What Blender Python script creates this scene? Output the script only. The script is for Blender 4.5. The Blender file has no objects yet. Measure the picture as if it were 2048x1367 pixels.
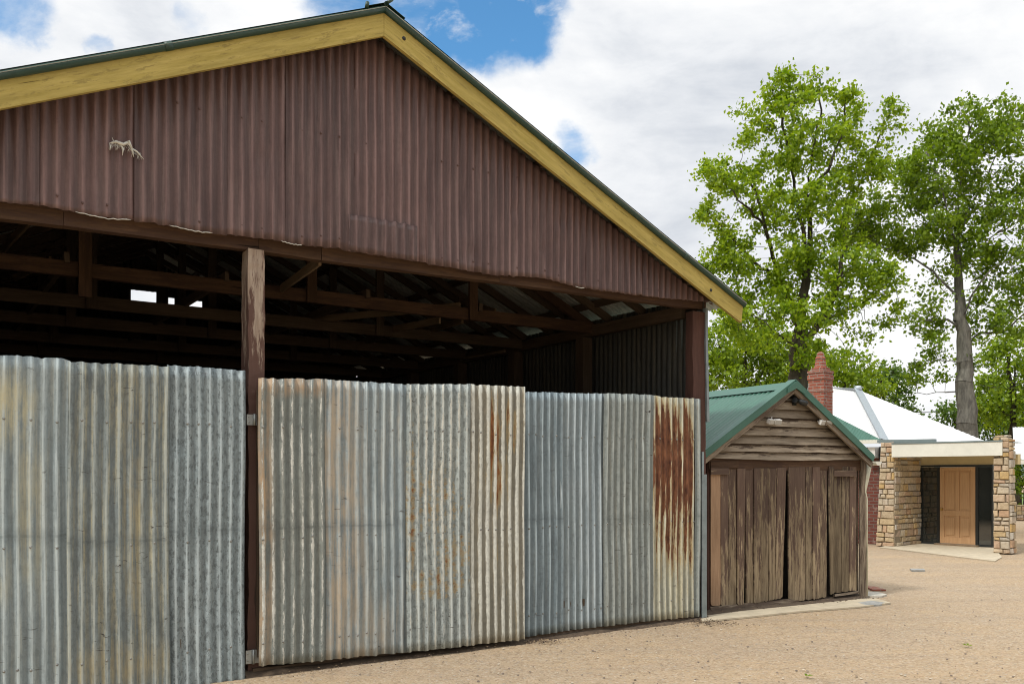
import bpy, math, random
import numpy as np
from mathutils import Vector, noise, Matrix
R = math.radians
rnd = random.Random(7)
col = bpy.context.scene.collection
scene = bpy.context.scene

# ------------------------------------------------------------------ camera geometry (pixels of the 2048 px photograph)
F, CX, HZ, H = 1800.0, 1024.0, 947.0, 1.8
def at(px, py, Y): return Vector(((px-CX)/F*Y, Y, H+(HZ-py)/F*Y))
def gnd(px, py):
    Y = H*F/(py-HZ); return Vector(((px-CX)/F*Y, Y, 0))

class Frame:
    def __init__(s, o, deg):
        s.o = Vector((o[0], o[1], 0)); s.a = R(deg)
        s.u = Vector((math.cos(s.a), math.sin(s.a), 0)); s.v = Vector((-math.sin(s.a), math.cos(s.a), 0))
    def hit(s, px, py, v=0):            # (u, z) where the line of sight meets the plane v
        k = (px-CX)/F; p = s.o+s.v*v
        u = (k*p.y-p.x)/(s.u.x-k*s.u.y); Y = p.y+s.u.y*u
        return u, H+(HZ-py)/F*Y
    def hitu(s, px, py, u=0):           # (v, z) on the plane u
        k = (px-CX)/F; p = s.o+s.u*u
        v = (k*p.y-p.x)/(s.v.x-k*s.v.y); Y = p.y+s.v.y*v
        return v, H+(HZ-py)/F*Y
    def line(s, pts, v=0):              # photo polyline -> z as function of u
        q = [s.hit(x, y, v) for x, y in pts]
        def f(u):
            for (a, za), (b, zb) in zip(q, q[1:]):
                if u <= b: break
            return za+(zb-za)*(u-a)/(b-a)
        return f
    def loc(s, w): d = w-s.o; return Vector((d.dot(s.u), d.dot(s.v), d.z))

# ------------------------------------------------------------------ tagging
def tag(o, label=None, cat=None, group=None, kind=None):
    if label: o['label'] = label
    if cat: o['category'] = cat
    if group: o['group'] = group
    if kind: o['kind'] = kind
    return o
def thing(name, label, cat, frame=None, loc=None, group=None):
    o = bpy.data.objects.new(name, None); col.objects.link(o); o.empty_display_size = .2
    if frame: o.location = frame.o; o.rotation_euler = (0, 0, frame.a)
    if loc: o.location = loc
    return tag(o, label, cat, group)

# ------------------------------------------------------------------ mesh builder
class MB:
    def __init__(s): s.v = []; s.f = []; s.uv = []; s.m = []; s.r = []; s.sm = []
    def face(s, idx, uvs=None, m=0, sm=False):
        s.f.append(tuple(idx)); s.m.append(m); s.sm.append(sm)
        s.uv.extend(uvs if uvs else [(s.v[i][0], s.v[i][2]) for i in idx])
    def add(s, p, r=0.0): s.v.append(tuple(p)); s.r.append(r); return len(s.v)-1
    def box(s, a, b, m=0):
        (x0, y0, z0), (x1, y1, z1) = a, b
        s.bar(Vector(((x0+x1)/2, (y0+y1)/2, z0)), Vector(((x0+x1)/2, (y0+y1)/2, z1)), abs(x1-x0), abs(y1-y0), m=m, x=Vector((1, 0, 0)))
    def bar(s, p0, p1, w, d, m=0, x=None, seg=1, jit=0, taper=1, caps=True, off=None):
        """timber from p0 to p1; w along x, d across"""
        p0 = Vector(p0); p1 = Vector(p1); ax = (p1-p0); L = ax.length; ax.normalize()
        if x is None:
            x = Vector((0, 0, 1)).cross(ax)
            if x.length < .1: x = Vector((1, 0, 0))
        x = (x-ax*x.dot(ax)).normalized(); y = ax.cross(x)
        uo = rnd.random()*7 if off is None else off; rings = []
        for i in range(seg+1):
            t = i/seg; c = p0.lerp(p1, t); k = 1+(taper-1)*t; ring = []
            for sx, sy in ((-1, -1), (1, -1), (1, 1), (-1, 1)):
                q = c+x*(sx*w/2*k)+y*(sy*d/2*k)
                if jit:
                    n = noise.noise_vector(q*3+Vector((uo, sx*1.7, sy*2.9)))*jit+noise.noise_vector(q*14+Vector((uo, sx*3, sy)))*jit*.4
                    q = q+n-ax*n.dot(ax)
                ring.append(s.add(q))
            rings.append(ring)
        per = [0, w, w+d, 2*w+d, 2*w+2*d]
        for i in range(seg):
            for k in range(4):
                a, b = rings[i][k], rings[i][(k+1) % 4]; c, e = rings[i+1][(k+1) % 4], rings[i+1][k]
                s.face((a, b, c, e), [(uo+per[k], L*i/seg+uo), (uo+per[k+1], L*i/seg+uo), (uo+per[k+1], L*(i+1)/seg+uo), (uo+per[k], L*(i+1)/seg+uo)], m)
        if caps:
            s.face(rings[0][::-1], [(0, 0), (.1, 0), (.1, .1), (0, .1)], m); s.face(rings[-1], [(0, 0), (.1, 0), (.1, .1), (0, .1)], m)
    def prism(s, poly, y0, y1, m=0):      # poly in (x,z), extruded y0..y1
        n = len(poly); a = [s.add((x, y0, z)) for x, z in poly]; b = [s.add((x, y1, z)) for x, z in poly]
        s.face(a, [(x, z) for x, z in poly], m); s.face(b[::-1], [(x, z) for x, z in poly][::-1], m)
        for i in range(n):
            j = (i+1) % n; (xa, za), (xb, zb) = poly[i], poly[j]; L = math.hypot(xb-xa, zb-za)
            s.face((a[j], a[i], b[i], b[j]), [(L, y0), (0, y0), (0, y1), (L, y1)], m)
    def slab(s, pts, th, m=0):            # horizontal polygon (world xy, z top) with thickness
        a = [s.add(p) for p in pts]; b = [s.add(Vector(p)-Vector((0, 0, th))) for p in pts]; n = len(pts)
        s.face(a, [(p[0], p[1]) for p in pts], m); s.face(b[::-1], [(p[0], p[1]) for p in pts][::-1], m)
        for i in range(n):
            j = (i+1) % n; s.face((a[i], b[i], b[j], a[j]), [(0, 0), (0, .1), (.3, .1), (.3, 0)], m)
    def tube(s, pts, r, n=8, m=0, sm=True, cap=True):
        pts = [Vector(p) for p in pts]; rr = r if isinstance(r, (list, tuple)) else [r]*len(pts); rings = []; L = 0
        x = None
        for i, p in enumerate(pts):
            d = (pts[min(i+1, len(pts)-1)]-pts[max(i-1, 0)]).normalized()
            if x is None:
                x = d.orthogonal().normalized()
            x = (x-d*x.dot(d)).normalized(); y = d.cross(x)
            rings.append([s.add(p+(x*math.cos(6.2832*k/n)+y*math.sin(6.2832*k/n))*rr[i]) for k in range(n)])
        for i in range(len(pts)-1):
            L2 = L+(pts[i+1]-pts[i]).length
            for k in range(n):
                j = (k+1) % n; c = 6.28*rr[i]/n
                s.face((rings[i][k], rings[i][j], rings[i+1][j], rings[i+1][k]), [(k*c, L), (k*c+c, L), (k*c+c, L2), (k*c, L2)], m, sm)
            L = L2
        if cap: s.face(rings[0][::-1], None, m); s.face(rings[-1], None, m)
    def corr(s, fp, s0, s1, tb, tt, pitch=.1, amp=.011, rows=14, dent=.004, ph=0, per=8, seed=0, m=0, edge=.004, flat=()):
        n = max(2, int((s1-s0)/pitch*per)); grid = []
        for i in range(n+1):
            x = s0+(s1-s0)*i/n; c = math.cos(2*math.pi*x/pitch+ph); g = []
            b, t = tb(x), tt(x)
            b += edge*noise.noise(Vector((x*9, seed, 3))) + edge*.7*noise.noise(Vector((x*31, seed, 8)))
            t += edge*noise.noise(Vector((x*11, seed, 31)))+edge*.7*noise.noise(Vector((x*37, seed, 5)))
            for j in range(rows+1):
                z = b+(t-b)*j/rows
                h = c*amp+dent*noise.noise(Vector((x*1.3, z*1.1, seed*3.1)))*1.4+dent*.35*noise.noise(Vector((x*6, z*2.2, seed*1.7)))
                dd = noise.noise(Vector((x*4.5, z*6, seed*5.3))); h -= max(0, dd-.42)*dent*3.5
                if s0+.0 < x: pass
                g.append(s.add(fp(x, z, h), .5+.5*c))
            grid.append(g)
        for i in range(n):
            x0 = (s1-s0)*i/n; x1 = (s1-s0)*(i+1)/n
            for j in range(rows):
                a, b2, c2, d = grid[i][j], grid[i+1][j], grid[i+1][j+1], grid[i][j+1]
                X0 = s0+x0; X1 = s0+x1
                z = [tb(X0)+(tt(X0)-tb(X0))*q/rows for q in (j, j+1)]; y = [tb(X1)+(tt(X1)-tb(X1))*q/rows for q in (j, j+1)]
                s.face((a, b2, c2, d), [(x0, z[0]), (x1, y[0]), (x1, y[1]), (x0, z[1])], m, True)
    def dome(s, c, nrm, r, m=0):
        nrm = Vector(nrm).normalized(); x = nrm.orthogonal().normalized(); y = nrm.cross(x); c = Vector(c); n = 6
        a = [s.add(c+(x*math.cos(6.2832*k/n)+y*math.sin(6.2832*k/n))*r, .5) for k in range(n)]
        b = [s.add(c+nrm*r*.5+(x*math.cos(6.2832*k/n)+y*math.sin(6.2832*k/n))*r*.6, .5) for k in range(n)]
        for k in range(n): s.face((a[k], a[(k+1) % n], b[(k+1) % n], b[k]), None, m, True)
        s.face(b, None, m, True)
    def build(s, name, mats, parent=None, solid=0, solid_mat=0, bevel=0):
        me = bpy.data.meshes.new(name); me.from_pydata(s.v, [], s.f)
        uv = me.uv_layers.new(name='UVMap'); uv.data.foreach_set('uv', np.array(s.uv, dtype=np.float32).ravel())
        if not isinstance(mats, (list, tuple)): mats = [mats]
        for m in mats: me.materials.append(m)
        me.polygons.foreach_set('material_index', s.m); me.polygons.foreach_set('use_smooth', s.sm)
        at_ = me.attributes.new('ridge', 'FLOAT', 'POINT'); at_.data.foreach_set('value', s.r)
        me.update()
        o = bpy.data.objects.new(name, me); col.objects.link(o)
        if parent: o.parent = parent
        if solid:
            md = o.modifiers.new('thick', 'SOLIDIFY'); md.thickness = solid; md.offset = -1; md.material_offset = solid_mat
        if bevel:
            md = o.modifiers.new('bev', 'BEVEL'); md.width = bevel; md.segments = 2; md.limit_method = 'ANGLE'
        return o

# ------------------------------------------------------------------ material helpers
class NT:
    def __init__(s, name):
        s.mat = bpy.data.materials.new(name); s.mat.use_nodes = True; s.t = s.mat.node_tree; s.t.nodes.clear()
        s.out = s.n('ShaderNodeOutputMaterial'); s.b = s.n('ShaderNodeBsdfPrincipled')
        s.t.links.new(s.b.outputs[0], s.out.inputs[0])
    def n(s, ty, **kw):
        nd = s.t.nodes.new(ty)
        for k, v in kw.items(): setattr(nd, k, v)
        return nd
    def put(s, sock, v):
        if isinstance(v, bpy.types.NodeSocket): s.t.links.new(v, sock)
        elif isinstance(v, (tuple, list)) and len(v) == 3 and sock.type == 'RGBA': sock.default_value = (*v, 1)
        else: sock.default_value = v
    def uv(s): return s.n('ShaderNodeUVMap').outputs[0]
    def obj(s): return s.n('ShaderNodeTexCoord').outputs['Object']
    def map(s, v, sc=(1, 1, 1), lo=(0, 0, 0)):
        m = s.n('ShaderNodeMapping'); s.put(m.inputs[0], v); m.inputs['Scale'].default_value = sc; m.inputs['Location'].default_value = lo; return m.outputs[0]
    def noise(s, v, sc=5, det=4, ro=.6, dist=0):
        m = s.n('ShaderNodeTexNoise'); s.put(m.inputs['Vector'], v); m.inputs['Scale'].default_value = sc; m.inputs['Detail'].default_value = det
        m.inputs['Roughness'].default_value = ro; m.inputs['Distortion'].default_value = dist; return m.outputs['Fac']
    def vor(s, v, sc=5, feat='F1', out='Distance'):
        m = s.n('ShaderNodeTexVoronoi', feature=feat); s.put(m.inputs['Vector'], v); m.inputs['Scale'].default_value = sc; return m.outputs[out]
    def ramp(s, f, *st):
        m = s.n('ShaderNodeValToRGB'); s.put(m.inputs[0], f); e = m.color_ramp.elements
        while len(e) < len(st): e.new(.5)
        for i, (p, c) in enumerate(st):
            e[i].position = p; e[i].color = (c, c, c, 1) if not isinstance(c, (tuple, list)) else (*c, 1)
        return m.outputs[0]
    def step(s, f, a, b):
        m = s.n('ShaderNodeMapRange', interpolation_type='SMOOTHSTEP'); s.put(m.inputs[0], f); m.inputs[1].default_value = a; m.inputs[2].default_value = b; return m.outputs[0]
    def mix(s, f, a, b, mode='MIX'):
        m = s.n('ShaderNodeMix', data_type='RGBA', blend_type=mode); s.put(m.inputs[0], f); s.put(m.inputs[6], a); s.put(m.inputs[7], b); return m.outputs[2]
    def math(s, op, a, b=0.0, c=None):
        m = s.n('ShaderNodeMath', operation=op); s.put(m.inputs[0], a); s.put(m.inputs[1], b)
        if c is not None: s.put(m.inputs[2], c)
        return m.outputs[0]
    def attr(s, name): return s.n('ShaderNodeAttribute', attribute_name=name).outputs['Fac']
    def island(s): return s.n('ShaderNodeNewGeometry').outputs['Random Per Island']
    def bump(s, h, st=.3, d=.01):
        m = s.n('ShaderNodeBump'); s.put(m.inputs['Height'], h); m.inputs['Strength'].default_value = st; m.inputs['Distance'].default_value = d
        s.t.links.new(m.outputs[0], s.b.inputs['Normal'])
    def fin(s, c, rough=.7, metal=0, spec=.5):
        s.put(s.b.inputs['Base Color'], c); s.put(s.b.inputs['Roughness'], rough); s.b.inputs['Metallic'].default_value = metal
        s.b.inputs['Specular IOR Level'].default_value = spec
        return s.mat

def zone(t, uvv, zs):
    """soft elliptical areas in sheet metres: list of (s, z, rs, rz, amount)"""
    tot = None
    for (x, z, rx, rz, a) in zs:
        m = t.map(uvv, (1/rx, 1/rz, 1), (-x/rx, -z/rz, 0))
        ln = t.n('ShaderNodeVectorMath', operation='LENGTH'); t.put(ln.inputs[0], m)
        g = t.math('MULTIPLY', t.math('SUBTRACT', 1.0, t.step(ln.outputs['Value'], .35, 1.25)), a)
        tot = g if tot is None else t.math('MAXIMUM', tot, g)
    return tot

def iron(name, c1, c2, seed=0, streak=(.45, .38, .25), streak_amt=.4, crest=None, crest_w=.62, crest_ns=1.1, speck=.3, rust=None, rustcol=((.075, .02, .008), (.33, .13, .035)), rust_sc=(17, 2.6), rust_th=.84, stain=None, staincol=(.42, .3, .16), peel=None, metal=.15, rough=.5, dark=.35, scr=0.5, flute_shade=.42, top=.9, crease=None):
    t = NT(name); uv = t.map(t.uv(), (1, 1, 1), (seed*3.3, seed*1.7, 0)); uvz = t.uv()
    if name.startswith('galv'): c1 = (c1[0]*.8, c1[1]*.87, c1[2]*.9); c2 = (c2[0]*.8, c2[1]*.87, c2[2]*.9)
    big = t.noise(t.map(uv, (3.5, 1.1, 1)), 1, 5, .65)
    st = t.noise(t.map(uv, (24, .8, 1)), 1, 6, .7)
    fine = t.noise(t.map(uv, (60, 34, 1)), 1, 3, .7)
    c = t.mix(t.ramp(big, (.33, 0), (.67, 1)), c1, c2)
    c = t.mix(t.math('MULTIPLY', t.ramp(st, (.48, 0), (.64, 1)), streak_amt), c, streak)
    c = t.mix(t.math('MULTIPLY', t.ramp(t.noise(t.map(uv, (9, 1.6, 1)), 1, 6, .7, .6), (.48, 0), (.66, 1)), dark), c, tuple(x*.35 for x in c1))
    mot = t.noise(t.map(uv, (34, 15, 1)), 1, 5, .8)
    c = t.mix(t.math('MULTIPLY', t.ramp(mot, (.43, 1), (.5, 0)), speck), c, tuple(x*.38 for x in c2))
    c = t.mix(t.math('MULTIPLY', t.ramp(t.noise(t.map(uv, (26, 13, 1), (4, 4, 0)), 1, 5, .8), (.53, 0), (.59, 1)), speck*.7), c, tuple(min(.8, x*1.55) for x in c1))
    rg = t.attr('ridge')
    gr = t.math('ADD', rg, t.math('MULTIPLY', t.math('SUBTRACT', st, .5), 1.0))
    c = t.mix(t.math('MULTIPLY', t.ramp(gr, (.15, 1), (.66, 0)), flute_shade), c, tuple(x*.36 for x in c1))  # valley shade of the flutes painted into the colour
    c = t.mix(t.math('MULTIPLY', t.ramp(gr, (.86, 0), (1.04, 1)), .75*top), c, tuple(min(.8, x*1.75) for x in c2))  # crest highlights painted in as a paler colour
    if stain:
        z = zone(t, uvz, stain); c = t.mix(t.math('MULTIPLY', z, t.ramp(t.math('ADD', t.math('MULTIPLY', st, .6), t.math('MULTIPLY', t.noise(t.map(uv, (7, 3, 1), (3, 7, 0)), 1, 6, .7), .4)), (.42, 0), (.58, 1))), c, staincol)
    if crest:
        k = t.math('ADD', rg, t.math('MULTIPLY', t.math('SUBTRACT', t.noise(t.map(uv, (34, 6, 1)), 1, 7, .8), .5), crest_ns*1.3))
        k2 = t.math('ADD', k, t.math('MULTIPLY', t.math('SUBTRACT', t.noise(t.map(uv, (3.2, .7, 1)), 1, 4, .65), .5), crest_ns))
        c = t.mix(t.step(k2, crest_w, crest_w+.04), c, t.mix(t.ramp(mot, (.4, 0), (.6, 1)), tuple(x*.72 for x in crest), crest))
    if peel:
        amt, pc = peel; k = t.noise(t.map(uv, (16, 5, 1), (5, 1, 0)), 1, 8, .75)
        c = t.mix(t.step(k, amt, amt+.03), c, pc)
    if scr:
        k = t.noise(t.map(uv, (8, 42, 1), (2, 9, 0)), 1, 5, .7, .8); k3 = t.noise(t.map(uv, (3.4, 2.6, 1), (8, 4, 0)), 1, 3, .6)
        m_ = t.math('MULTIPLY', t.step(k, .62, .66), t.step(k3, .48, .56)); c = t.mix(t.math('MULTIPLY', m_, scr), c, (.06, .05, .045))
    if crease:  # no fold in the mesh: crease shade painted as dark line and band
        su = t.n('ShaderNodeSeparateXYZ'); t.put(su.inputs[0], uvz)
        dz = t.math('ABSOLUTE', t.math('SUBTRACT', t.math('ADD', su.outputs[1], t.math('MULTIPLY', t.math('SUBTRACT', big, .5), .07)), crease))
        wd = t.step(t.noise(t.map(uv, (9, 2, 1), (3, 3, 3)), 1, 3), .42, .56)
        c = t.mix(t.math('MULTIPLY', t.math('MULTIPLY', t.math('SUBTRACT', 1.0, t.step(dz, .006, .016)), wd), .32), c, tuple(x*.3 for x in c1))
        c = t.mix(t.math('MULTIPLY', t.math('SUBTRACT', 1.0, t.step(dz, .02, .09)), .22), c, tuple(x*.45 for x in c1))
    if rust:
        z = zone(t, uvz, rust); k = t.noise(t.map(uv, (*rust_sc, 1), (1, 6, 0)), 1, 8, .78, .2)
        k = t.math('ADD', t.math('MULTIPLY', t.math('SUBTRACT', k, .5), 1.2), t.math('MULTIPLY', rg, -.2))
        if rust_sc[1] < 5: k = t.math('ADD', k, t.math('MULTIPLY', t.math('SUBTRACT', t.noise(t.map(uv, (21, .35, 1), (7, 2, 0)), 1, 3, .6), .5), 1.5))
        e = t.math('ADD', t.math('ADD', k, .5), t.math('MULTIPLY', z, .62))
        m_ = t.step(e, rust_th, rust_th+.13)
        rc = t.ramp(t.noise(t.map(uv, (26, 6, 1)), 1, 6, .75), (.36, rustcol[0]), (.62, rustcol[1]))
        halo = t.step(e, rust_th-.14, rust_th-.0)
        c = t.mix(t.math('MULTIPLY', halo, .5), c, (.45, .31, .11)); c = t.mix(m_, c, rc)
    t.bump(t.math('ADD', fine, t.math('MULTIPLY', big, 2.0)), .25, .004)
    return t.fin(c, t.ramp(big, (.3, rough-.08), (.7, rough+.15)), metal, .4)

def wood(name, c1, c2, paint=None, pamt=.55, grain=60, seed=0, rough=.85, isl=.35, wear=None, pamp=.85, psc=(14, 1.5), lap=0):
    t = NT(name); uv = t.map(t.uv(), (1, 1, 1), (seed*2.1, seed, 0))
    g = t.noise(t.map(uv, (grain, 2.2, 1)), 1, 7, .72, .35); b = t.noise(t.map(uv, (6, .9, 1)), 1, 5, .65)
    c = t.mix(t.ramp(g, (.34, 0), (.68, 1)), c1, c2)
    c = t.mix(t.math('MULTIPLY', t.ramp(b, (.42, 0), (.7, 1)), .55), c, tuple(x*.45 for x in c1))
    if paint:
        k = t.noise(t.map(uv, (*psc, 1), (3, 3, 0)), 1, 8, .75, .2)
        k = t.math('ADD', k, t.math('MULTIPLY', t.math('SUBTRACT', t.island(), .5), .14))
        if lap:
            su = t.n('ShaderNodeSeparateXYZ'); t.put(su.inputs[0], t.uv()); k = t.math('ADD', k, t.math('MULTIPLY', t.math('SUBTRACT', su.outputs[0], .085), lap))  # more kept paint towards board tops, also painting in the faint lap shade
        if wear:
            sp = t.n('ShaderNodeSeparateXYZ'); t.put(sp.inputs[0], t.obj()); k = t.math('ADD', k, t.math('MULTIPLY', t.math('SUBTRACT', sp.outputs[2], wear[0]), wear[1]))
        c = t.mix(t.math('MULTIPLY', t.step(k, pamt, pamt+.08), pamp), c, paint)
    i = t.island(); w = t.ramp(i, (0, 1-isl), (1, 1+isl)); c = t.mix(1.0, c, w, 'MULTIPLY')
    crack = t.noise(t.map(uv, (grain*.6, .8, 1), (9, 2, 0)), 1, 4, .6); cm = t.step(crack, .66, .7)
    c = t.mix(cm, c, tuple(x*.2 for x in c1))
    t.bump(t.math('SUBTRACT', g, t.math('MULTIPLY', cm, .8)), .6, .006)
    return t.fin(c, rough, 0, .25)

def plain(name, c, rough=.6, metal=0, var=.25, sc=8, bump=.15):
    t = NT(name); k = t.noise(t.obj(), sc, 6, .65); k2 = t.noise(t.obj(), sc*9, 4, .7)
    cc = t.mix(t.ramp(k, (.3, 0), (.7, 1)), tuple(x*(1-var) for x in c), tuple(min(.9, x*(1+var*.6)) for x in c))
    cc = t.mix(t.math('MULTIPLY', t.ramp(k2, (.5, 0), (.7, 1)), var), cc, tuple(x*.5 for x in c)); t.bump(k2, bump, .003)
    return t.fin(cc, rough, metal)

M = {}
M['gable'] = [iron('maroon_iron', tuple(x*(1.0, .86, 1.1, .93)[i] for x in (.114, .066, .06)), tuple(x*(1.0, .9, 1.12, .95)[i] for x in (.175, .108, .1)), seed=i+1, streak=(.24, .175, .16), streak_amt=.45, crest=(.36, .28, .25), crest_w=1.42, speck=.16, metal=0, rough=.42, dark=.3, peel=(.69, (.3, .24, .21)), scr=.3, flute_shade=.4, top=.5) for i in range(4)]
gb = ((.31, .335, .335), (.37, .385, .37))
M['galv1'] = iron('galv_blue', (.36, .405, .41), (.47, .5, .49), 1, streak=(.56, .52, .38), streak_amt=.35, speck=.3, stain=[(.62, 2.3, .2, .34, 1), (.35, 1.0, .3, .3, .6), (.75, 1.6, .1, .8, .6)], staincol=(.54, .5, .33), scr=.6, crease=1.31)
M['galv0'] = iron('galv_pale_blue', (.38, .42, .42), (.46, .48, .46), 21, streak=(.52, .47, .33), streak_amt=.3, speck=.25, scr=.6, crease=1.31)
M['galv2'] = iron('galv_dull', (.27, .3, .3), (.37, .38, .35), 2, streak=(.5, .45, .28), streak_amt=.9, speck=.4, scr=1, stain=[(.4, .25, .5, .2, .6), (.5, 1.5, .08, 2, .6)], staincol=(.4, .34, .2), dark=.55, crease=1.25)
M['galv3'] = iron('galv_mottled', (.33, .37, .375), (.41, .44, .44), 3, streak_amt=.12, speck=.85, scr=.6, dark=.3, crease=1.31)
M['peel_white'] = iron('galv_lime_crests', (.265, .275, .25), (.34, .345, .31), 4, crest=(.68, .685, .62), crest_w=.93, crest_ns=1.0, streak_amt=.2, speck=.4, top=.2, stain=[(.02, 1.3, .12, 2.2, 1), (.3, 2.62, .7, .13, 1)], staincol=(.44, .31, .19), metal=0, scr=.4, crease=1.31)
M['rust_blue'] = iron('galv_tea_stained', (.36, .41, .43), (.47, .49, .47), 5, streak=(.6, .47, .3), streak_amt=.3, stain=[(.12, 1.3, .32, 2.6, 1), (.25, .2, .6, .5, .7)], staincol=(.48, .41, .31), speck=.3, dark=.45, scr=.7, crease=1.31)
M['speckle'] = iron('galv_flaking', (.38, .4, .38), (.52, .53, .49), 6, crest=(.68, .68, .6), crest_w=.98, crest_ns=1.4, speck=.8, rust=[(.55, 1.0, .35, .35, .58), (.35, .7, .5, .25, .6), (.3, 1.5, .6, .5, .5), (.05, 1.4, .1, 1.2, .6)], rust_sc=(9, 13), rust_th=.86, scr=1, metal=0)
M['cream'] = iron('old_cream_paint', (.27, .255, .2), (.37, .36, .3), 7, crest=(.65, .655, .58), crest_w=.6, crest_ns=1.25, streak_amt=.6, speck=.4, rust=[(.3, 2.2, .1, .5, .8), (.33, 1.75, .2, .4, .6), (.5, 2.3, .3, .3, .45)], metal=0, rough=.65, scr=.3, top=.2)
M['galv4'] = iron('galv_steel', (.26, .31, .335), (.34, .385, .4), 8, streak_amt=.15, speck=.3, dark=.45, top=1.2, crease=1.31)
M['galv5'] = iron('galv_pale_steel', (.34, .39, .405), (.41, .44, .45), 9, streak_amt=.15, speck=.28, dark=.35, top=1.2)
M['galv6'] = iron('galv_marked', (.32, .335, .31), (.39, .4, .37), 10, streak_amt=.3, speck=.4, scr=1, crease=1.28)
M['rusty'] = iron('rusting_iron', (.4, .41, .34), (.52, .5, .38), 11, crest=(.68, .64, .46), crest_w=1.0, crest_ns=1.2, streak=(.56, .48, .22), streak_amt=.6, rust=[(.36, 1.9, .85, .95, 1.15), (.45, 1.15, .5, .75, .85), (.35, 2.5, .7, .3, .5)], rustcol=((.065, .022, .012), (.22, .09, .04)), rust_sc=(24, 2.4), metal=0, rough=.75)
M['iron_in'] = iron('roof_underside_iron', (.55, .6, .6), (.68, .7, .66), 12, streak_amt=.3, speck=.4, metal=0, flute_shade=.3)
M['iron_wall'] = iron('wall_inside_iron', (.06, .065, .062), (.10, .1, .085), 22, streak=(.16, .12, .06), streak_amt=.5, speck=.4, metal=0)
M['green'] = iron('green_roof_paint', (.06, .17, .125), (.095, .235, .175), 13, streak=(.13, .27, .2), streak_amt=.3, speck=.12, metal=0, rough=.42, dark=.3, scr=.2)
M['green_dk'] = iron('green_edge_paint', (.028, .075, .055), (.045, .1, .075), 14, streak=(.16, .2, .17), streak_amt=.45, speck=.3, metal=0, rough=.45, dark=.3, scr=.3)
M['roof_wht'] = iron('new_zincalume', (.7, .715, .73), (.75, .76, .77), 15, streak_amt=0, speck=.02, metal=0, rough=.4, dark=.02, scr=0, flute_shade=0, top=0)
M['nail'] = plain('nail_head', (.3, .3, .28), .5, .5)
M['nail_b'] = plain('painted_nail', (.13, .075, .065), .5, 0)
M['fascia'] = wood('ochre_fascia', (.42, .33, .085), (.57, .45, .15), paint=(.27, .21, .07), pamt=.545, grain=26, isl=.06, psc=(20, 4.5), pamp=.7)
M['brown'] = wood('brown_timber', (.07, .04, .024), (.13, .075, .043), paint=(.06, .034, .024), pamt=.5, isl=.2, grain=30)
M['peelpost'] = wood('flaking_post', (.3, .22, .165), (.52, .43, .34), paint=(.105, .055, .043), pamt=.475, grain=26, isl=.02, wear=(3.35, -.16), pamp=.95)
M['redpost'] = wood('red_brown_post', (.085, .043, .034), (.12, .062, .048), paint=(.36, .27, .21), pamt=.66, grain=40, isl=.05)
M['raft'] = wood('dark_rafter', (.075, .053, .036), (.125, .09, .06))
M['raft2'] = wood('tan_rafter', (.2, .14, .085), (.26, .19, .12))
M['wb'] = wood('weatherboard', (.17, .13, .09), (.38, .31, .23), paint=(.075, .05, .037), pamt=.48, grain=24, isl=.3, pamp=.8, psc=(20, 1.6))
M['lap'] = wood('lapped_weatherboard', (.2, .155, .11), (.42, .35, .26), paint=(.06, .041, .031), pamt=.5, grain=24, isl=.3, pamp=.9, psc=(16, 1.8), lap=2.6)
M['plank'] = wood('door_plank', (.16, .115, .07), (.42, .33, .21), paint=(.075, .045, .037), pamt=.47, grain=26, isl=.4, wear=(1.0, .1), pamp=.85, psc=(20, 2.0))
M['plankred'] = wood('worn_plank', (.32, .2, .12), (.44, .29, .18), paint=(.13, .07, .055), pamt=.6, grain=30)
M['trimw'] = wood('grey_trim', (.22, .18, .14), (.36, .31, .25), paint=(.09, .065, .05), pamt=.56)
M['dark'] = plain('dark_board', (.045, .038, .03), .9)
M['bgrey'] = plain('grey_flashing', (.25, .3, .31), .45, .3)
M['hinge'] = plain('zinc_hinge', (.42, .44, .42), .45, .5)
M['white'] = plain('white_plastic', (.75, .74, .7), .35, 0, .08)
M['lens'] = plain('lamp_lens', (.45, .45, .43), .2, 0, .1)
M['black'] = plain('black_metal', (.015, .018, .018), .4, 0)
M['rag'] = plain('pale_fibre', (.7, .69, .62), .9, 0, .3, 30)
M['creamp'] = plain('cream_paint', (.72, .71, .62), .45, 0, .08, 3, .03)
M['render'] = plain('tan_render', (.55, .45, .25), .7, 0, .08)
M['cream_pipe'] = plain('cream_pipe', (.58, .56, .42), .45, 0, .15)
M['greygut'] = plain('blue_grey_gutter', (.2, .25, .25), .35, .2, .1)
M['flash'] = plain('valley_flashing', (.5, .56, .61), .4, .4, .12, 20)
M['concrete'] = plain('concrete', (.5, .43, .31), .85, 0, .22, 5)
M['conc_l'] = plain('pale_concrete', (.5, .47, .4), .8, 0, .3, 9)
M['soil'] = plain('dark_soil', (.10, .07, .045), .95, 0, .5, 12, .8)
M['drainp'] = plain('grey_drain', (.34, .34, .32), .7, 0, .4, 14)
M['brass'] = plain('brass', (.6, .4, .12), .3, .9)
M['lawn'] = plain('lawn', (.12, .2, .04), .9, 0, .4, 20, .6)
M['wire'] = plain('cable', (.12, .13, .14), .6)

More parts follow.
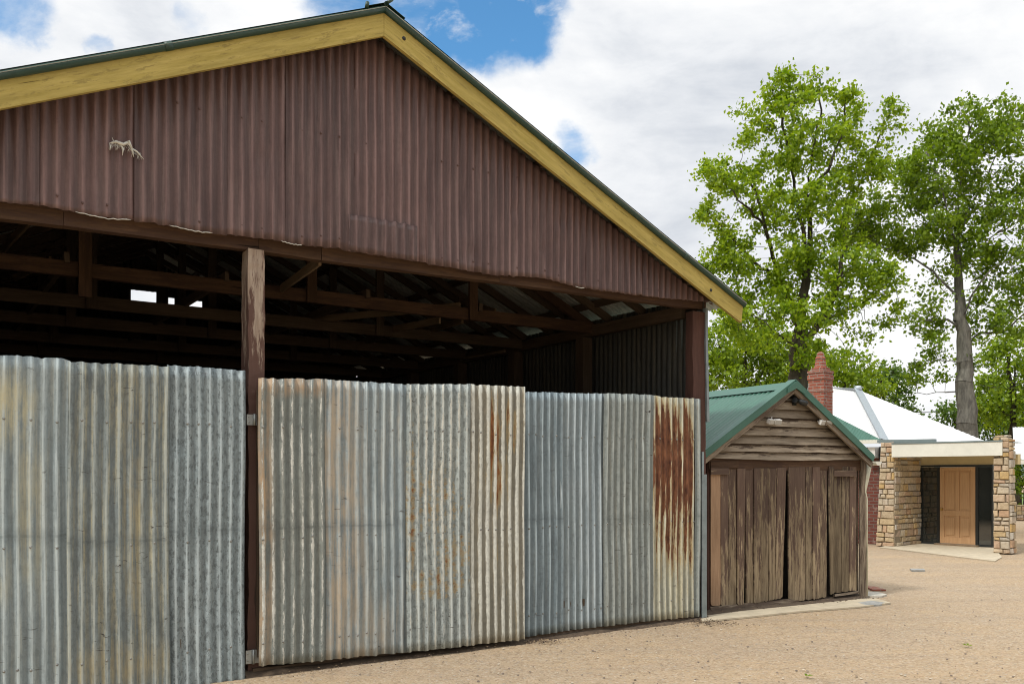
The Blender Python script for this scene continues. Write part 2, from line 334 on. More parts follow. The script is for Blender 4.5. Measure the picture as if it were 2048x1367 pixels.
def door_wood():
    t = NT('cedar_door'); uv = t.uv(); g = t.noise(t.map(uv, (45, 1.6, 1)), 1, 5, .6, .3)
    c = t.mix(t.ramp(g, (.3, 0), (.7, 1)), (.46, .265, .13), (.58, .36, .19)); return t.fin(c, .45, 0, .4)
M['cedar'] = door_wood()
def brick(name, sc, c1, c2, mo):
    t = NT(name); b = t.n('ShaderNodeTexBrick'); t.put(b.inputs['Vector'], t.uv()); b.inputs['Scale'].default_value = sc
    for k, v in (('Color1', c1), ('Color2', c2), ('Mortar', mo)): b.inputs[k].default_value = (*v, 1)
    b.inputs['Mortar Size'].default_value = .012; b.inputs['Brick Width'].default_value = .24; b.inputs['Row Height'].default_value = .086; b.inputs['Bias'].default_value = -.1
    n = t.noise(t.uv(), 12, 6, .7); c = t.mix(t.math('MULTIPLY', t.ramp(n, (.5, 0), (.66, 1)), .6), b.outputs[0], (.12, .075, .06))
    c = t.mix(t.math('MULTIPLY', t.ramp(t.noise(t.uv(), 5, 6, .7), (.56, 0), (.68, 1)), .45), c, (.42, .3, .24))
    t.bump(t.math('SUBTRACT', 1.0, b.outputs['Fac']), .6, .01); return t.fin(c, .85, 0, .2)
M['brick'] = brick('chimney_brick', 1.0, (.33, .095, .055), (.24, .07, .05), (.3, .24, .2))
M['brick2'] = brick('wall_brick', 1.0, (.17, .05, .035), (.13, .04, .03), (.16, .12, .1))
def stone():
    t = NT('sandstone'); i = t.island(); o = t.obj()
    c = t.ramp(i, (0, (.50, .38, .22)), (.14, (.44, .41, .35)), (.3, (.53, .36, .15)), (.45, (.55, .48, .36)), (.6, (.48, .31, .19)), (.75, (.47, .45, .4)), (.88, (.55, .42, .27)), (1, (.4, .33, .23)))
    n = t.noise(o, 14, 6, .7); c = t.mix(t.math('MULTIPLY', t.ramp(n, (.45, 0), (.65, 1)), .45), c, (.2, .14, .08))
    c = t.mix(t.math('MULTIPLY', t.ramp(t.noise(o, 4, 4, .6), (.5, 0), (.7, 1)), .3), c, (.5, .4, .25)); t.bump(n, .8, .015)
    return t.fin(c, .9, 0, .15)
M['stone'] = stone(); M['mortar'] = plain('mortar', (.28, .23, .16), .95, 0, .3)
def _gl(t, k):
    m = t.fin(t.ramp(k, (.3, (.012, .016, .016)), (.7, (.03, .035, .032))), .05, 0, 1.0); t.b.inputs['IOR'].default_value = 1.6; return m
def glass():
    t = NT('dark_glass'); k = t.noise(t.obj(), 1.5, 3); return _gl(t, k)
M['glass'] = glass()
def leaf(name, a, b, tr=.5):
    t = NT(name); i = t.island(); o = t.obj()
    k = t.noise(o, .9, 3, .6)
    c = t.mix(t.ramp(t.math('ADD', t.math('MULTIPLY', i, .55), t.math('MULTIPLY', k, .5)), (.25, 0), (.8, 1)), a, b)
    d = t.n('ShaderNodeBsdfDiffuse'); t.put(d.inputs[0], c); tl = t.n('ShaderNodeBsdfTranslucent'); t.put(tl.inputs[0], t.mix(1.0, c, (1.15, 1.1, .6), 'MULTIPLY'))
    gl = t.n('ShaderNodeBsdfGlossy'); gl.inputs['Roughness'].default_value = .45; gl.inputs[0].default_value = (.6, .6, .6, 1)
    m1 = t.n('ShaderNodeMixShader'); m1.inputs[0].default_value = tr; t.t.links.new(d.outputs[0], m1.inputs[1]); t.t.links.new(tl.outputs[0], m1.inputs[2])
    m2 = t.n('ShaderNodeMixShader'); m2.inputs[0].default_value = .04; t.t.links.new(m1.outputs[0], m2.inputs[1]); t.t.links.new(gl.outputs[0], m2.inputs[2])
    t.t.links.new(m2.outputs[0], t.out.inputs[0]); return t.mat
M['leafA'] = leaf('lime_leaf', (.125, .235, .006), (.38, .52, .018), .5)
M['leafB'] = leaf('green_leaf', (.085, .165, .007), (.27, .40, .016), .45)
M['leafC'] = leaf('deep_leaf', (.05, .11, .018), (.15, .25, .035), .4)
M['leafD'] = leaf('mid_leaf', (.11, .2, .01), (.32, .45, .022), .5)
def bark(name, a, b):
    t = NT(name); o = t.obj(); n = t.noise(t.map(o, (6, 6, 1.6)), 1.5, 7, .7); c = t.mix(t.ramp(n, (.35, 0), (.65, 1)), a, b); t.bump(n, .8, .03); return t.fin(c, .9, 0, .15)
M['barkA'] = bark('dark_bark', (.035, .03, .022), (.085, .075, .05)); M['barkB'] = bark('grey_bark', (.085, .08, .07), (.2, .19, .16))

def gravel():
    t = NT('gravel'); o = t.obj()
    big = t.noise(o, .22, 4, .55); mid = t.noise(o, 1.6, 5, .6)
    c = t.mix(t.ramp(big, (.38, 0), (.62, 1)), (.44, .31, .175), (.40, .31, .21))
    c = t.mix(t.math('MULTIPLY', t.ramp(mid, (.45, 0), (.7, 1)), .35), c, (.50, .38, .23))
    tr = t.noise(t.map(o, (.25, 1.5, 1)), 1.0, 4, .55, .3)
    c = t.mix(t.math('MULTIPLY', t.ramp(tr, (.45, 0), (.58, 1)), .6), c, (.33, .255, .175))
    c = t.mix(t.math('MULTIPLY', t.ramp(t.noise(t.map(o, (.5, .9, 1), (5, 3, 0)), 1.0, 6, .7), (.52, 0), (.66, 1)), .5), c, (.52, .36, .19))
    v = t.n('ShaderNodeTexVoronoi'); t.put(v.inputs['Vector'], o); v.inputs['Scale'].default_value = 55
    hs = t.n('ShaderNodeSeparateColor'); t.t.links.new(v.outputs['Color'], hs.inputs[0])
    st = t.ramp(hs.outputs[0], (0, (.2, .15, .1)), (.12, (.27, .19, .13)), (.16, (.42, .32, .21)), (.7, (.46, .36, .25)), (.8, (.52, .36, .26)), (.9, (.62, .54, .42)), (1, (.36, .33, .29)))
    c = t.mix(.48, c, st)
    v2 = t.n('ShaderNodeTexVoronoi'); t.put(v2.inputs['Vector'], o); v2.inputs['Scale'].default_value = 19
    h2 = t.n('ShaderNodeSeparateColor'); t.t.links.new(v2.outputs['Color'], h2.inputs[0])
    dots = t.math('MULTIPLY', t.step(h2.outputs[1], .8, .82), t.math('SUBTRACT', 1.0, t.step(v2.outputs['Distance'], .22, .34)))
    c = t.mix(t.math('MULTIPLY', dots, .6), c, t.ramp(h2.outputs[2], (0, (.12, .09, .07)), (.6, (.2, .17, .13)), (1, (.6, .55, .48))))
    dm = t.noise(o, 9, 6, .75); c = t.mix(t.math('MULTIPLY', t.ramp(dm, (.5, 0), (.64, 1)), .3), c, (.2, .155, .11))
    h = t.math('ADD', t.math('MULTIPLY', t.math('SUBTRACT', 1.0, v.outputs['Distance']), .8), t.math('ADD', t.math('MULTIPLY', dots, 1.2), dm))
    t.bump(h, .55, .012); return t.fin(t.mix(1.0, c, (.9, .905, .915), 'MULTIPLY'), .95, 0, .1)
M['gravel'] = gravel()

# ================================================================== WORLD
SUN_AZ, SUN_EL = math.atan2(-.66, -.62), R(52)
w = bpy.data.worlds.new('World'); scene.world = w; w.use_nodes = True; wt = w.node_tree
class WT(NT):
    def __init__(s): s.t = wt
W = WT(); wt.nodes.clear()
sky = W.n('ShaderNodeTexSky', sky_type='NISHITA'); sky.sun_disc = False; sky.sun_elevation = SUN_EL; sky.sun_rotation = SUN_AZ; sky.air_density = 1.0; sky.dust_density = .6; sky.ozone_density = 1.5
dirv = W.n('ShaderNodeTexCoord').outputs['Generated']
def hole(px, py, r, wob=.0):
    d = Vector(((px-CX)/F, 1, (HZ-py)/F)).normalized()
    q = W.n('ShaderNodeVectorMath', operation='DISTANCE'); W.put(q.inputs[0], warp); q.inputs[1].default_value = d
    return W.math('SUBTRACT', 1.0, W.step(q.outputs['Value'], r*.25/F, r*1.35/F))
nz = W.n('ShaderNodeTexNoise'); W.put(nz.inputs['Vector'], dirv); nz.inputs['Scale'].default_value = 11; nz.inputs['Detail'].default_value = 6; nz.inputs['Roughness'].default_value = .6
vm = W.n('ShaderNodeVectorMath', operation='MULTIPLY_ADD'); W.put(vm.inputs[0], nz.outputs['Color']); vm.inputs[1].default_value = (.07, .07, .07); vm.inputs[2].default_value = (-.035, -.035, -.035)
wa = W.n('ShaderNodeVectorMath', operation='ADD'); W.put(wa.inputs[0], dirv); W.put(wa.inputs[1], vm.outputs[0]); warp = wa.outputs[0]
hs = None
for (x, y, r, a) in ((985, 20, 115, 1.1), (1050, 60, 75, 1.0), (830, 25, 90, .8), (880, 60, 85, 1.0), (940, 90, 60, .9), (1035, -30, 110, 1), (690, -10, 110, .75), (1145, 285, 52, .62), (30, 10, 80, .75), (80, 55, 40, .6), (195, 88, 30, .6), (380, 60, 40, .4), (1400, -160, 120, .5)):
    g = W.math('MULTIPLY', hole(x, y, r), a); hs = g if hs is None else W.math('MAXIMUM', hs, g)
dn = W.noise(W.map(dirv, (1, 1, 2.2)), 9, 8, .62, .4)
dens = W.math('SUBTRACT', W.math('ADD', dn, .42), hs)
dens = W.step(dens, .04, .72)
dens = W.math('MAXIMUM', dens, W.math('MULTIPLY', W.step(W.noise(W.map(dirv, (1, 1, 1.7)), 22, 7, .6, .3), .52, .8), .85))
ltg = W.noise(W.map(dirv, (1, 1, 2.0), (4, 1, 0)), 3.3, 7, .55, .5); lt2 = W.noise(W.map(dirv, (1, 1, 2.6), (1, 6, 2)), 9, 6, .6, .3)
gr = W.math('ADD', W.math('MULTIPLY', ltg, .7), W.math('MULTIPLY', lt2, .3))
cc = W.ramp(gr, (.34, (.64, .675, .73)), (.45, (.83, .85, .88)), (.56, (.96, .965, .97)))
CL = 8.7
cc = W.mix(1.0, cc, (CL, CL, CL), 'MULTIPLY')
sxyz = W.n('ShaderNodeSeparateXYZ'); W.put(sxyz.inputs[0], dirv)
zen = W.math('ADD', 1.0, W.math('MULTIPLY', W.step(sxyz.outputs[2], .5, .95), .9))          # overcast skies are brightest overhead
lowb = W.math('SUBTRACT', 1.0, W.math('MULTIPLY', W.math('MULTIPLY', W.step(W.math('MULTIPLY', sxyz.outputs[1], -1.0), -.1, .5), W.math('SUBTRACT', 1.0, W.step(sxyz.outputs[2], .05, .6))), .6))  # unseen low sky behind the camera dimmed to deepen shade under eaves
cb = W.math('MULTIPLY', zen, lowb); cbc = W.n('ShaderNodeCombineColor')
for q in range(3): W.put(cbc.inputs[q], cb)
cc = W.mix(1.0, cc, cbc.outputs[0], 'MULTIPLY')
skc = W.mix(1.0, sky.outputs[0], (.8, 1.4, 1.62), 'MULTIPLY')
fc = W.mix(dens, skc, cc)
bg = W.n('ShaderNodeBackground'); W.put(bg.inputs[0], fc); bg.inputs[1].default_value = .1
ow = W.n('ShaderNodeOutputWorld'); wt.links.new(bg.outputs[0], ow.inputs[0])
sl = bpy.data.lights.new('sun', 'SUN'); sl.energy = 2.1; sl.angle = R(7); sl.color = (1, .96, .90)
so = bpy.data.objects.new('sun', sl); col.objects.link(so)
sv = Vector((math.sin(SUN_AZ)*math.cos(SUN_EL), math.cos(SUN_AZ)*math.cos(SUN_EL), math.sin(SUN_EL)))
so.rotation_euler = sv.to_track_quat('Z', 'Y').to_euler()
scene.cycles.filter_width = 1.05
scene.view_settings.view_transform = 'Standard'; scene.view_settings.look = 'None'; scene.view_settings.gamma = 1; scene.view_settings.exposure = 0.28

# ================================================================== CAMERA
cam = bpy.data.cameras.new('camera'); co = bpy.data.objects.new('camera', cam); col.objects.link(co); scene.camera = co
co.location = (0, 0, H); co.rotation_euler = (R(90), 0, 0); cam.sensor_width = 36; cam.lens = 36*F/2048; cam.clip_end = 6000; cam.clip_start = .05
cam.shift_y = (HZ-683.5)/2048

# ================================================================== GROUND
g = MB(); S = 900
# fine grid near the buildings with slight unevenness, big sheet beyond
xs = sorted(set([-S, -200, -60, -25]+[x*.5 for x in range(-16, 36)]+[25, 60, 200, S])); ys = sorted(set([-S, -100, -20]+[y*.5 for y in range(-4, 60)]+[40, 80, 200, S]))
idx = {}
for i, x in enumerate(xs):
    for j, y in enumerate(ys):
        z = 0.012*noise.noise(Vector((x*.5, y*.5, 0))) if abs(x) < 18 and -2 < y < 29 else 0
        idx[i, j] = g.add((x, y, z-.012))
for i in range(len(xs)-1):
    for j in range(len(ys)-1): g.face((idx[i, j], idx[i+1, j], idx[i+1, j+1], idx[i, j+1]), None, 0, True)
tag(g.build('ground', M['gravel']), kind='structure')

# ================================================================== BARN
BF = Frame((-2.28, 8.14), 33.6)
barn = thing('barn', 'large open-fronted farm shed with maroon corrugated gable, ochre fascia and patched iron gates', 'shed', BF)
V3 = Vector
UR = BF.hit(1402, 1000, 0)[0]                    # right corner
VF = -.32                                        # fascia plane
ua, za = BF.hit(768, 72, VF)                     # apex, fascia underside
ul, zl = BF.hit(0, 218, VF); ur, zr = BF.hit(1483, 645, VF)
sL = (za-zl)/(ua-ul); sR = (za-zr)/(ur-ua); SLP = (sL+sR)/2
print('apex', ua, za, 'slopes', sL, sR, 'UR', UR)
UL = 2*ua-UR-.02
def rake(u): return za-(sL*(ua-u) if u < ua else sR*(u-ua))       # fascia underside
TAN = SLP; cosr = math.cos(math.atan(SLP))
fw = (BF.hit(768, 22, VF)[1]-za)                                   # vertical depth of fascia
ROOFZ = fw+.035
VB = 10.6
# --- gable sheets
SEAM = [BF.hit(x, 400, -.05)[0] for x in (70, 268, 447, 570, 708, 850, 1010, 1170, 1345)]
zb = BF.line([(-700, 330), (-60, 395), (0, 402), (90, 412), (150, 424), (215, 436), (265, 440), (345, 452), (400, 463), (480, 473), (560, 482), (600, 490), (660, 494), (760, 512), (850, 526), (980, 548), (1085, 556), (1150, 573), (1260, 588), (1400, 603), (1440, 608)], -.05)
edges = [UL+.05, SEAM[0]-1.15, *SEAM, UR+.1]
edges = sorted(edges)
for k, (a, b) in enumerate(zip(edges, edges[1:])):
    m = MB(); vo = -.058-.008*(k % 2)
    m.corr(lambda u, z, h, vo=vo: (u, vo-h, z), a, b+.03, lambda u: zb(u)-.008*(k % 2), lambda u: rake(u)+fw*.5, pitch=.092, ph=0, rows=22, dent=.010, seed=k+1, edge=.012)
    for i in range(int((b-a)/.2)):
        u = (math.ceil(a/.092)+1+2*i)*.092
        if u > b-.05: break
        for z in (zb(u)+.09+rnd.uniform(-.015, .015), zb(u)+1.05):
            if z < rake(u)-.1 and rnd.random() < .85: m.dome((u, vo-.012, z), (0, -1, 0), .012, 1)
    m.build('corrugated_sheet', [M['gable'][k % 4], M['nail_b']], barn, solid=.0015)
for (xa, xb) in ((150, 262), (338, 425), (562, 604), (1150, 1168)):
    m = MB(); ua_, ub_ = BF.hit(xa, 430, -.07)[0], BF.hit(xb, 460, -.07)[0]; n = 12
    m.tube([V3((ua_+(ub_-ua_)*i/n, -.078-.012*math.sin(3.14*i/n)+.006*math.sin(i*2.2), zb(ua_+(ub_-ua_)*i/n)-.004-.014*math.sin(3.14*i/n)*(1 if i % 2 else .6))) for i in range(n+1)], [.001]+[.004]*(n-1)+[.001], 5); m.build('bent_edge', M['rag'], barn)
# patch on the gable
p0 = BF.hit(697, 428, -.08); p1 = BF.hit(835, 452, -.08)
m = MB(); m.corr(lambda u, z, h: (u, -.08-h, z), p0[0], p1[0], zb, lambda u: p0[1]+(p1[1]-p0[1])*(u-p0[0])/(p1[0]-p0[0]), rows=6, dent=.01, seed=44, edge=.012)
m.build('patch_sheet', M['gable'][1], barn, solid=.0015)
# timber wall behind gable sheets top nailer + lintel
m = MB(); n = 10; us = [UL, -1.6, 0.0, .6, 2.6, UR+.12]
lb = BF.line([(-900, 335), (0, 432), (480, 493), (640, 517), (1100, 575), (1440, 621)], -.02)
for a, b in zip(us, us[1:]):
    za_, zb_ = lb(a), lb(b)
    m.bar((a+.002, .085, za_+.11), (b-.002, .085, zb_+.11), .11, .22, seg=14, jit=.005)
m.build('lintel', M['brown'], barn)
m = MB(); m.bar((UL+.1, -.002, lb(0)+.15), (UR+.45, -.002, lb(UR+.3)+.165), .05, .12, seg=20, jit=.003); m.build('cladding_rail', M['brown'], barn)
# --- fascia boards
def fasc(pts, name='fascia'):
    m = MB(); n = 24
    (u0, z0, w0), (u1, z1, w1) = pts
    r = []
    for i in range(n+1):
        t = i/n; u = u0+(u1-u0)*t; z = z0+(z1-z0)*t; j = .004*noise.noise(V3((u*2, z, 4)))
        if i == n and u1 > u0: u2 = u+.03
        else: u2 = u
        ww = w0+(w1-w0)*t
        r.append([m.add((u, VF, z+j)), m.add((u2, VF, z+ww+j)), m.add((u2, VF+.04, z+ww+j)), m.add((u, VF+.04, z+j))])
    for i in range(n):
        for k in range(4):
            l0 = abs(u1-u0)*i/n; l1 = abs(u1-u0)*(i+1)/n; per = [0, w0, w0+.04, 2*w0+.04, 2*w0+.08]
            a, b = r[i], r[i+1]; kk = (k+1) % 4
            m.face((a[k], b[k], b[kk], a[kk]) if u1 > u0 else (a[k], a[kk], b[kk], b[k]),
                   [(per[k], l0), (per[k], l1), (per[k+1], l1), (per[k+1], l0)] if u1 > u0 else [(per[k], l0), (per[k+1], l0), (per[k+1], l1), (per[k], l1)], 0)
    m.face(r[0]); m.face(r[-1][::-1]); return m
zrr = za-sR*(ur-ua)
fm = fasc(((ua+.002, za, fw), (ur, zrr, BF.hit(1490, 609, VF)[1]-zrr)))
for (x, y) in ((808, 77), (1422, 580)):
    u, z = BF.hit(x, y, VF); fm.dome((u, VF, z), (0, -1, 0), .022, 1)
fm.build('fascia', [M['fascia'], M['black']], barn)
UL2 = UL-.55
fasc(((ua-.002, za, fw), (UL2, za-sL*(ua-UL2), fw*.98))).build('fascia', M['fascia'], barn)
# --- roof : green outside, bare iron inside
def roofside(sgn, sl, ue):
    m = MB(); L = abs(ue-ua)
    def fp(v, t, h):   # t runs down the slope
        u = ua+sgn*t; return (u-sgn*h*math.sin(math.atan(sl))*0, v, za+fw+.03-sl*t+h)
    n = int((VB+.5)/.1*6); rows = 14; grid = []
    for i in range(n+1):
        v = VF-.05+(VB+.45)*i/n; c = .5*math.cos(2*math.pi*v/.1)*.022
        grid.append([m.add(fp(v, L*j/rows, c)) for j in range(rows+1)])
    for i in range(n):
        for j in range(rows):
            q = (grid[i][j], grid[i+1][j], grid[i+1][j+1], grid[i][j+1])
            uvq = [(i*.017, L*j/rows), (i*.017+.017, L*j/rows), (i*.017+.017, L*(j+1)/rows), (i*.017, L*(j+1)/rows)]
            if sgn < 0: q = q[::-1]; uvq = uvq[::-1]
            m.face(q[::-1], uvq[::-1], 0, True)
    return m.build('roof', [M['green'], M['iron_in']], barn, solid=.003, solid_mat=1)
URR = ur+.045
roofside(1, sR, URR); roofside(-1, sL, UL2)
# rolled barge capping
def barge(sgn, sl, ue):
    m = MB(); n = 30; L = abs(ue-ua); pts = []
    for i in range(n+1):
        t = L*i/n; pts.append(V3((ua+sgn*t, VF-.012, za+fw+.012-sl*t+.004*noise.noise(V3((t*1.5, sgn, 2))))))
    m.tube(pts, .034, 8)
    for t in (1.95, 3.9):
        if t < L: m.tube([V3((ua+sgn*(t-.03), VF-.012, za+fw+.014-sl*(t-.03))), V3((ua+sgn*(t+.03), VF-.012, za+fw+.014-sl*(t+.03)))], .039, 8)
    # top flange
    a = m.add((ua, VF-.04, za+fw+.045)); b = m.add((ua+sgn*L, VF-.04, za+fw+.045-sl*L)); c = m.add((ua+sgn*L, VF+.16, za+fw+.053-sl*L)); d = m.add((ua, VF+.16, za+fw+.053))
    m.face((a, b, c, d) if sgn > 0 else (d, c, b, a), [(0, 0), (L, 0), (L, .2), (0, .2)])
    m.build('barge_capping', M['green_dk'], barn)
barge(1, sR, URR); barge(-1, sL, UL2)
m = MB(); zt = za+fw+.075
for sgn in (1, -1):
    sl = sR if sgn > 0 else sL
    m.tube([V3((ua, VF-.06, zt-.03)), V3((ua, VB+.1, zt-.03))], .022, 8)
    a = [(ua, VF-.05, zt-.015), (ua, VB+.1, zt-.015), (ua+sgn*.2, VB+.1, zt-.015-sl*.2), (ua+sgn*.2, VF-.05, zt-.015-sl*.2)]
    q = [m.add(p) for p in a]; m.face(q if sgn < 0 else q[::-1])
m.tube([V3((ua+.0, VF-.075, zt-.03)), V3((ua+.05, VF-.075, zt+.012))], .016, 6)
m.tube([V3((ua-.2, VF-.05, zt-.12)), V3((ua-.19, VF-.05, zt-.07))], .018, 6)
m.build('ridge_cap', M['green_dk'], barn, solid=.002)
# small soffit battens (purlin ends carrying the overhang)
for t in (0.9, 2.0, 3.1, 4.2):
    for sgn, sl in ((1, sR), (-1, sL)):
        m = MB(); u = ua+sgn*t; m.bar((u, VF+.05, za+fw-.06-sl*t), (u, VB, za+fw-.06-sl*t), .05, .09); m.build('purlin', M['raft'], barn)
# --- posts
def post(x0, x1, ytop, v, mat, zbot=-.02, d=.2, name='post', seg=40, jit=.012):
    a = BF.hit(x0, ytop, v)[0]; b, zt_ = BF.hit(x1, ytop, v)
    m = MB(); m.bar(((a+b)/2, v+d/2, zbot), ((a+b)/2, v+d/2, zt_), b-a, d, seg=seg, jit=jit, x=V3((1, 0, 0))); return m.build(name, mat, barn)
# main centre post: flaked upper part, red-brown lower part, one mesh with two materials
a = BF.hit(497, 500, 0)[0]; b = BF.hit(529, 500, 0)[0]; zt_ = BF.hit(505, 497, 0)[1]; zm = BF.hit(505, 812, 0)[1]
m = MB(); zs = [-.05, zm, zt_]
m.bar(((a+b)/2, .1, -.05), ((a+b)/2, .1, zt_), b-a, .2, seg=60, jit=.014, x=V3((1, 0, 0)), off=1.3)
for i, f in enumerate(m.f):
    z = sum(m.v[k][2] for k in f)/len(f)
tag(m.build('post', [M['peelpost'], M['redpost']], barn), 'rough flaking timber post bare on top and red brown below')
post(1386, 1411, 625, 0, M['redpost'], d=.13)
m = MB(); m.bar((UL+.1, .1, 0), (UL+.1, .1, 3.9), .2, .2, seg=10, jit=.01); m.build('post', M['redpost'], barn)
# hinge blocks
# --- gates
def gate(label, sheets, top, bot, v, mats, ph=0, rowsn=((.26, 1.25, 2.3)), lean=0):
    """sheets: seam x pixels"""
    ft = BF.line(top, v); fb = BF.line(bot, v)
    us = [BF.hit(x, 900, v)[0] for x in sheets]
    fr = MB()
    for z in (.35, 1.25, 2.3):
        fr.bar((us[0]+.04, v+.05, z), (us[-1]-.04, v+.05, z), .06, .08, seg=6, jit=.003)
    for u in (us[0]+.05, us[-1]-.05): fr.bar((u, v+.11, fb(u)+.06), (u, v+.11, ft(u)-.1), .07, .05, seg=6, jit=.003)
    gt = fr.build('gate', M['raft'], barn); tag(gt, label)
    for k, (a, b) in enumerate(zip(us, us[1:])):
        m = MB(); vo = v-.013*((k+1) % 2); mt = mats[k]; last = k == len(us)-2
        dz = rnd.uniform(-.012, .012) if k else 0
        m.corr(lambda u, z, h, vo=vo: (u+.006*math.sin(z*2.1+k), vo-h, z), a, b+(.0 if last else .025), fb, lambda u: ft(u)+dz*.7, rows=26, dent=.011, seed=k*7+v*100, edge=.011, ph=ph+.4*k, pitch=.092, amp=.0125+.001*(k % 2))
        # nails along rails on crests
        for z in (.28, 1.22, 2.22):
            for i in range(20):
                u = (math.ceil((a+.03)/.092)+i)*.092-(ph+.4*k)/6.2832*.092
                if u > b-.02: break
                if i % 2 == (k % 2) or rnd.random() < .15: m.dome((u, vo-.013, z+rnd.uniform(-.012, .012)), (0, -1, 0), .012, 1)
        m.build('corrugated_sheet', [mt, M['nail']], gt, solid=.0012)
    return gt, us, ft, fb
g1, us1, ft1, fb1 = gate('left gate of dull blue grey corrugated sheets', [-560, -170, 134, 333, 491], [(-600, 680), (0, 707), (60, 711), (128, 715), (136, 722), (250, 726), (410, 735), (491, 742)], [(-600, 1900), (0, 1447), (491, 1374)], -.10, [M['galv0'], M['galv1'], M['galv2'], M['galv3']])
g2, us2, ft2, fb2 = gate('middle gate with lime streaked, tea stained, flaking and cream sheets', [517, 646, 812, 936, 1048], [(510, 756), (646, 758), (812, 768), (936, 768), (1050, 773)], [(510, 1331), (645, 1320), (812, 1303), (935, 1290), (1050, 1277)], -.12, [M['peel_white'], M['rust_blue'], M['speckle'], M['cream']], ph=1.2)
g3, us3, ft3, fb3 = gate('right gate of steel grey sheets ending in a red rusted sheet', [1044, 1120, 1206, 1302, 1387, 1401], [(1030, 783), (1120, 785), (1210, 786), (1300, 789), (1330, 793), (1396, 796)], [(1030, 1276), (1120, 1262), (1200, 1252), (1292, 1241), (1396, 1232)], -.04, [M['galv4'], M['galv5'], M['galv6'], M['rusty'], M['galv6']], ph=2.0)
# hinges on the centre post (parts of the middle gate)
for (x0, x1, y0, y1) in ((493, 517, 828, 850), (491, 515, 1300, 1324)):
    a, zt_ = BF.hit(x0, y0, -.02); b, zb_ = BF.hit(x1, y1, -.02)
    m = MB(); m.bar((a, -.025, (zt_+zb_)/2), (b+.03, -.025, (zt_+zb_)/2), .008, zt_-zb_)
    m.tube([V3(((a+b)/2+.01, -.04, zb_-.004)), V3(((a+b)/2+.01, -.04, zt_+.004))], .012, 8)
    for q in (.2, .8):
        for r_ in (.25, .75): m.dome((a+(b-a)*q*.8, -.031, zb_+(zt_-zb_)*r_), (0, -1, 0), .008)
    m.build('hinge', M['hinge'], g2)
# ground sills & dark plinth under the gates
m = MB(); a = us2[0]-.02; b = us3[-1]+.03
m.bar((a, .03, .01), (b, .03, .01), .1, .09, seg=20, jit=.01); m.build('sill', M['raft'], barn)
# --- corner flashing & outer edge of right wall cladding
a, zt_ = BF.hit(1409, 640, .0); zb_ = BF.hit(1411, 843, 0)[1]
m = MB(); q = [(UR+.055, .02), (UR+.085, .0), (UR+.11, .03), (UR+.11, .25)]
pts = [BF.hit(1410, y, 0) for y in (622, 700, 760, 830)]
for i in range(7):
    z0 = zb_+(zt_+.15-zb_)*i/7; z1 = zb_+(zt_+.15-zb_)*(i+1)/7; bow = lambda z: .03*max(0, 1-(z-zb_)/1.1)
    m.prism([(UR+.06+bow(z0), z0), (UR+.10+bow(z0), z0), (UR+.10+bow(z1), z1), (UR+.06+bow(z1), z1)], -.02, .5)
m.build('wall_end_sheet', M['bgrey'], barn)
m = MB(); a0, z0 = BF.hit(1397, 1246, -.05); a1, z1 = BF.hit(1413, 903, -.05)
m.bar(((a0+a1)/2+.01, -.04, 0.0), ((a0+a1)/2+.01, -.04, z1), .035, .02); m.bar(((a0+a1)/2+.055, -.03, 0), ((a0+a1)/2+.055, -.03, z1-.28), .05, .03)
m.build('corner_flashing', M['bgrey'], barn)
# --- side walls (corrugated) and plates, inner posts
zpl = BF.hit(1400, 640, 0.1)[1]
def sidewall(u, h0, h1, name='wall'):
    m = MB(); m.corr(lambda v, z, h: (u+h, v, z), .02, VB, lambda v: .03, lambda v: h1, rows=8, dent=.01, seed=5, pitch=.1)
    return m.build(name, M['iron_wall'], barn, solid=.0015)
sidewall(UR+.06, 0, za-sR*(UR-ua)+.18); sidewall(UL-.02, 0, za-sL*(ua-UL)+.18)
m = MB()
for u in (UR-.06, UL+.08):
    m = MB(); sl = sR if u > 0 else sL; zz = za-sl*abs(u-ua)-.0
    m.bar((u, .25, zz-.03), (u, VB, zz-.03), .09, .15, seg=12, jit=.005)
    for z in (1.2, 2.4): m.bar((u, .2, z), (u, VB-.1, z), .06, .09)
    m.build('wall_plate', M['raft'], barn)
VT = [2.07, 3.85, 5.6, 7.4, 9.0]
for k, v in enumerate(VT):
    for u in (UR-.13, UL+.1):
        m = MB(); m.bar((u, v+.12, 0), (u, v+.12, 3.75), .17, .17, seg=8, jit=.01); m.build('wall_post', M['raft'], barn)
ztie = BF.hit(600, 590, 2.07)[1]
for k, v in enumerate(VT):
    m = MB(); z = ztie if k == 0 else ztie+.02*rnd.uniform(-1, 1)
    m.bar((UL+.05, v, z), (UR-.02, v, z), .06, .15, seg=12, jit=.008)
    for sgn, sl, ue in ((1, sR, UR), (-1, sL, UL)):
        m.bar((ua, v+.06, za+fw-.18), (ue, v+.06, za+fw-.18-sl*abs(ue-ua)), .05, .12, seg=6, jit=.004)
    tz = lambda u: za+fw-.2-(sR if u > ua else sL)*abs(u-ua)
    for u in ((ua, ua-1.9, ua+1.9) if k else [BF.hit(x, 560, v)[0] for x in (168, 620, 942)]):
        m.bar((u, v-.055, z-.28 if k == 0 and u < 0 else z-.08), (u, v-.055, tz(u)), .12, .04, seg=5, jit=.005)
    m.build('roof_truss', M['brown'] if k == 0 else M['raft'], barn)
# common rafters
for k in range(15):
    v = .35+k*.7; m = MB()
    for sgn, sl, ue in ((1, sR, UR), (-1, sL, UL)):
        m.bar((ua, v, za+fw-.12), (ue, v, za+fw-.12-sl*abs(ue-ua)), .05, .1)
    m.build('rafter', M['raft'], barn)
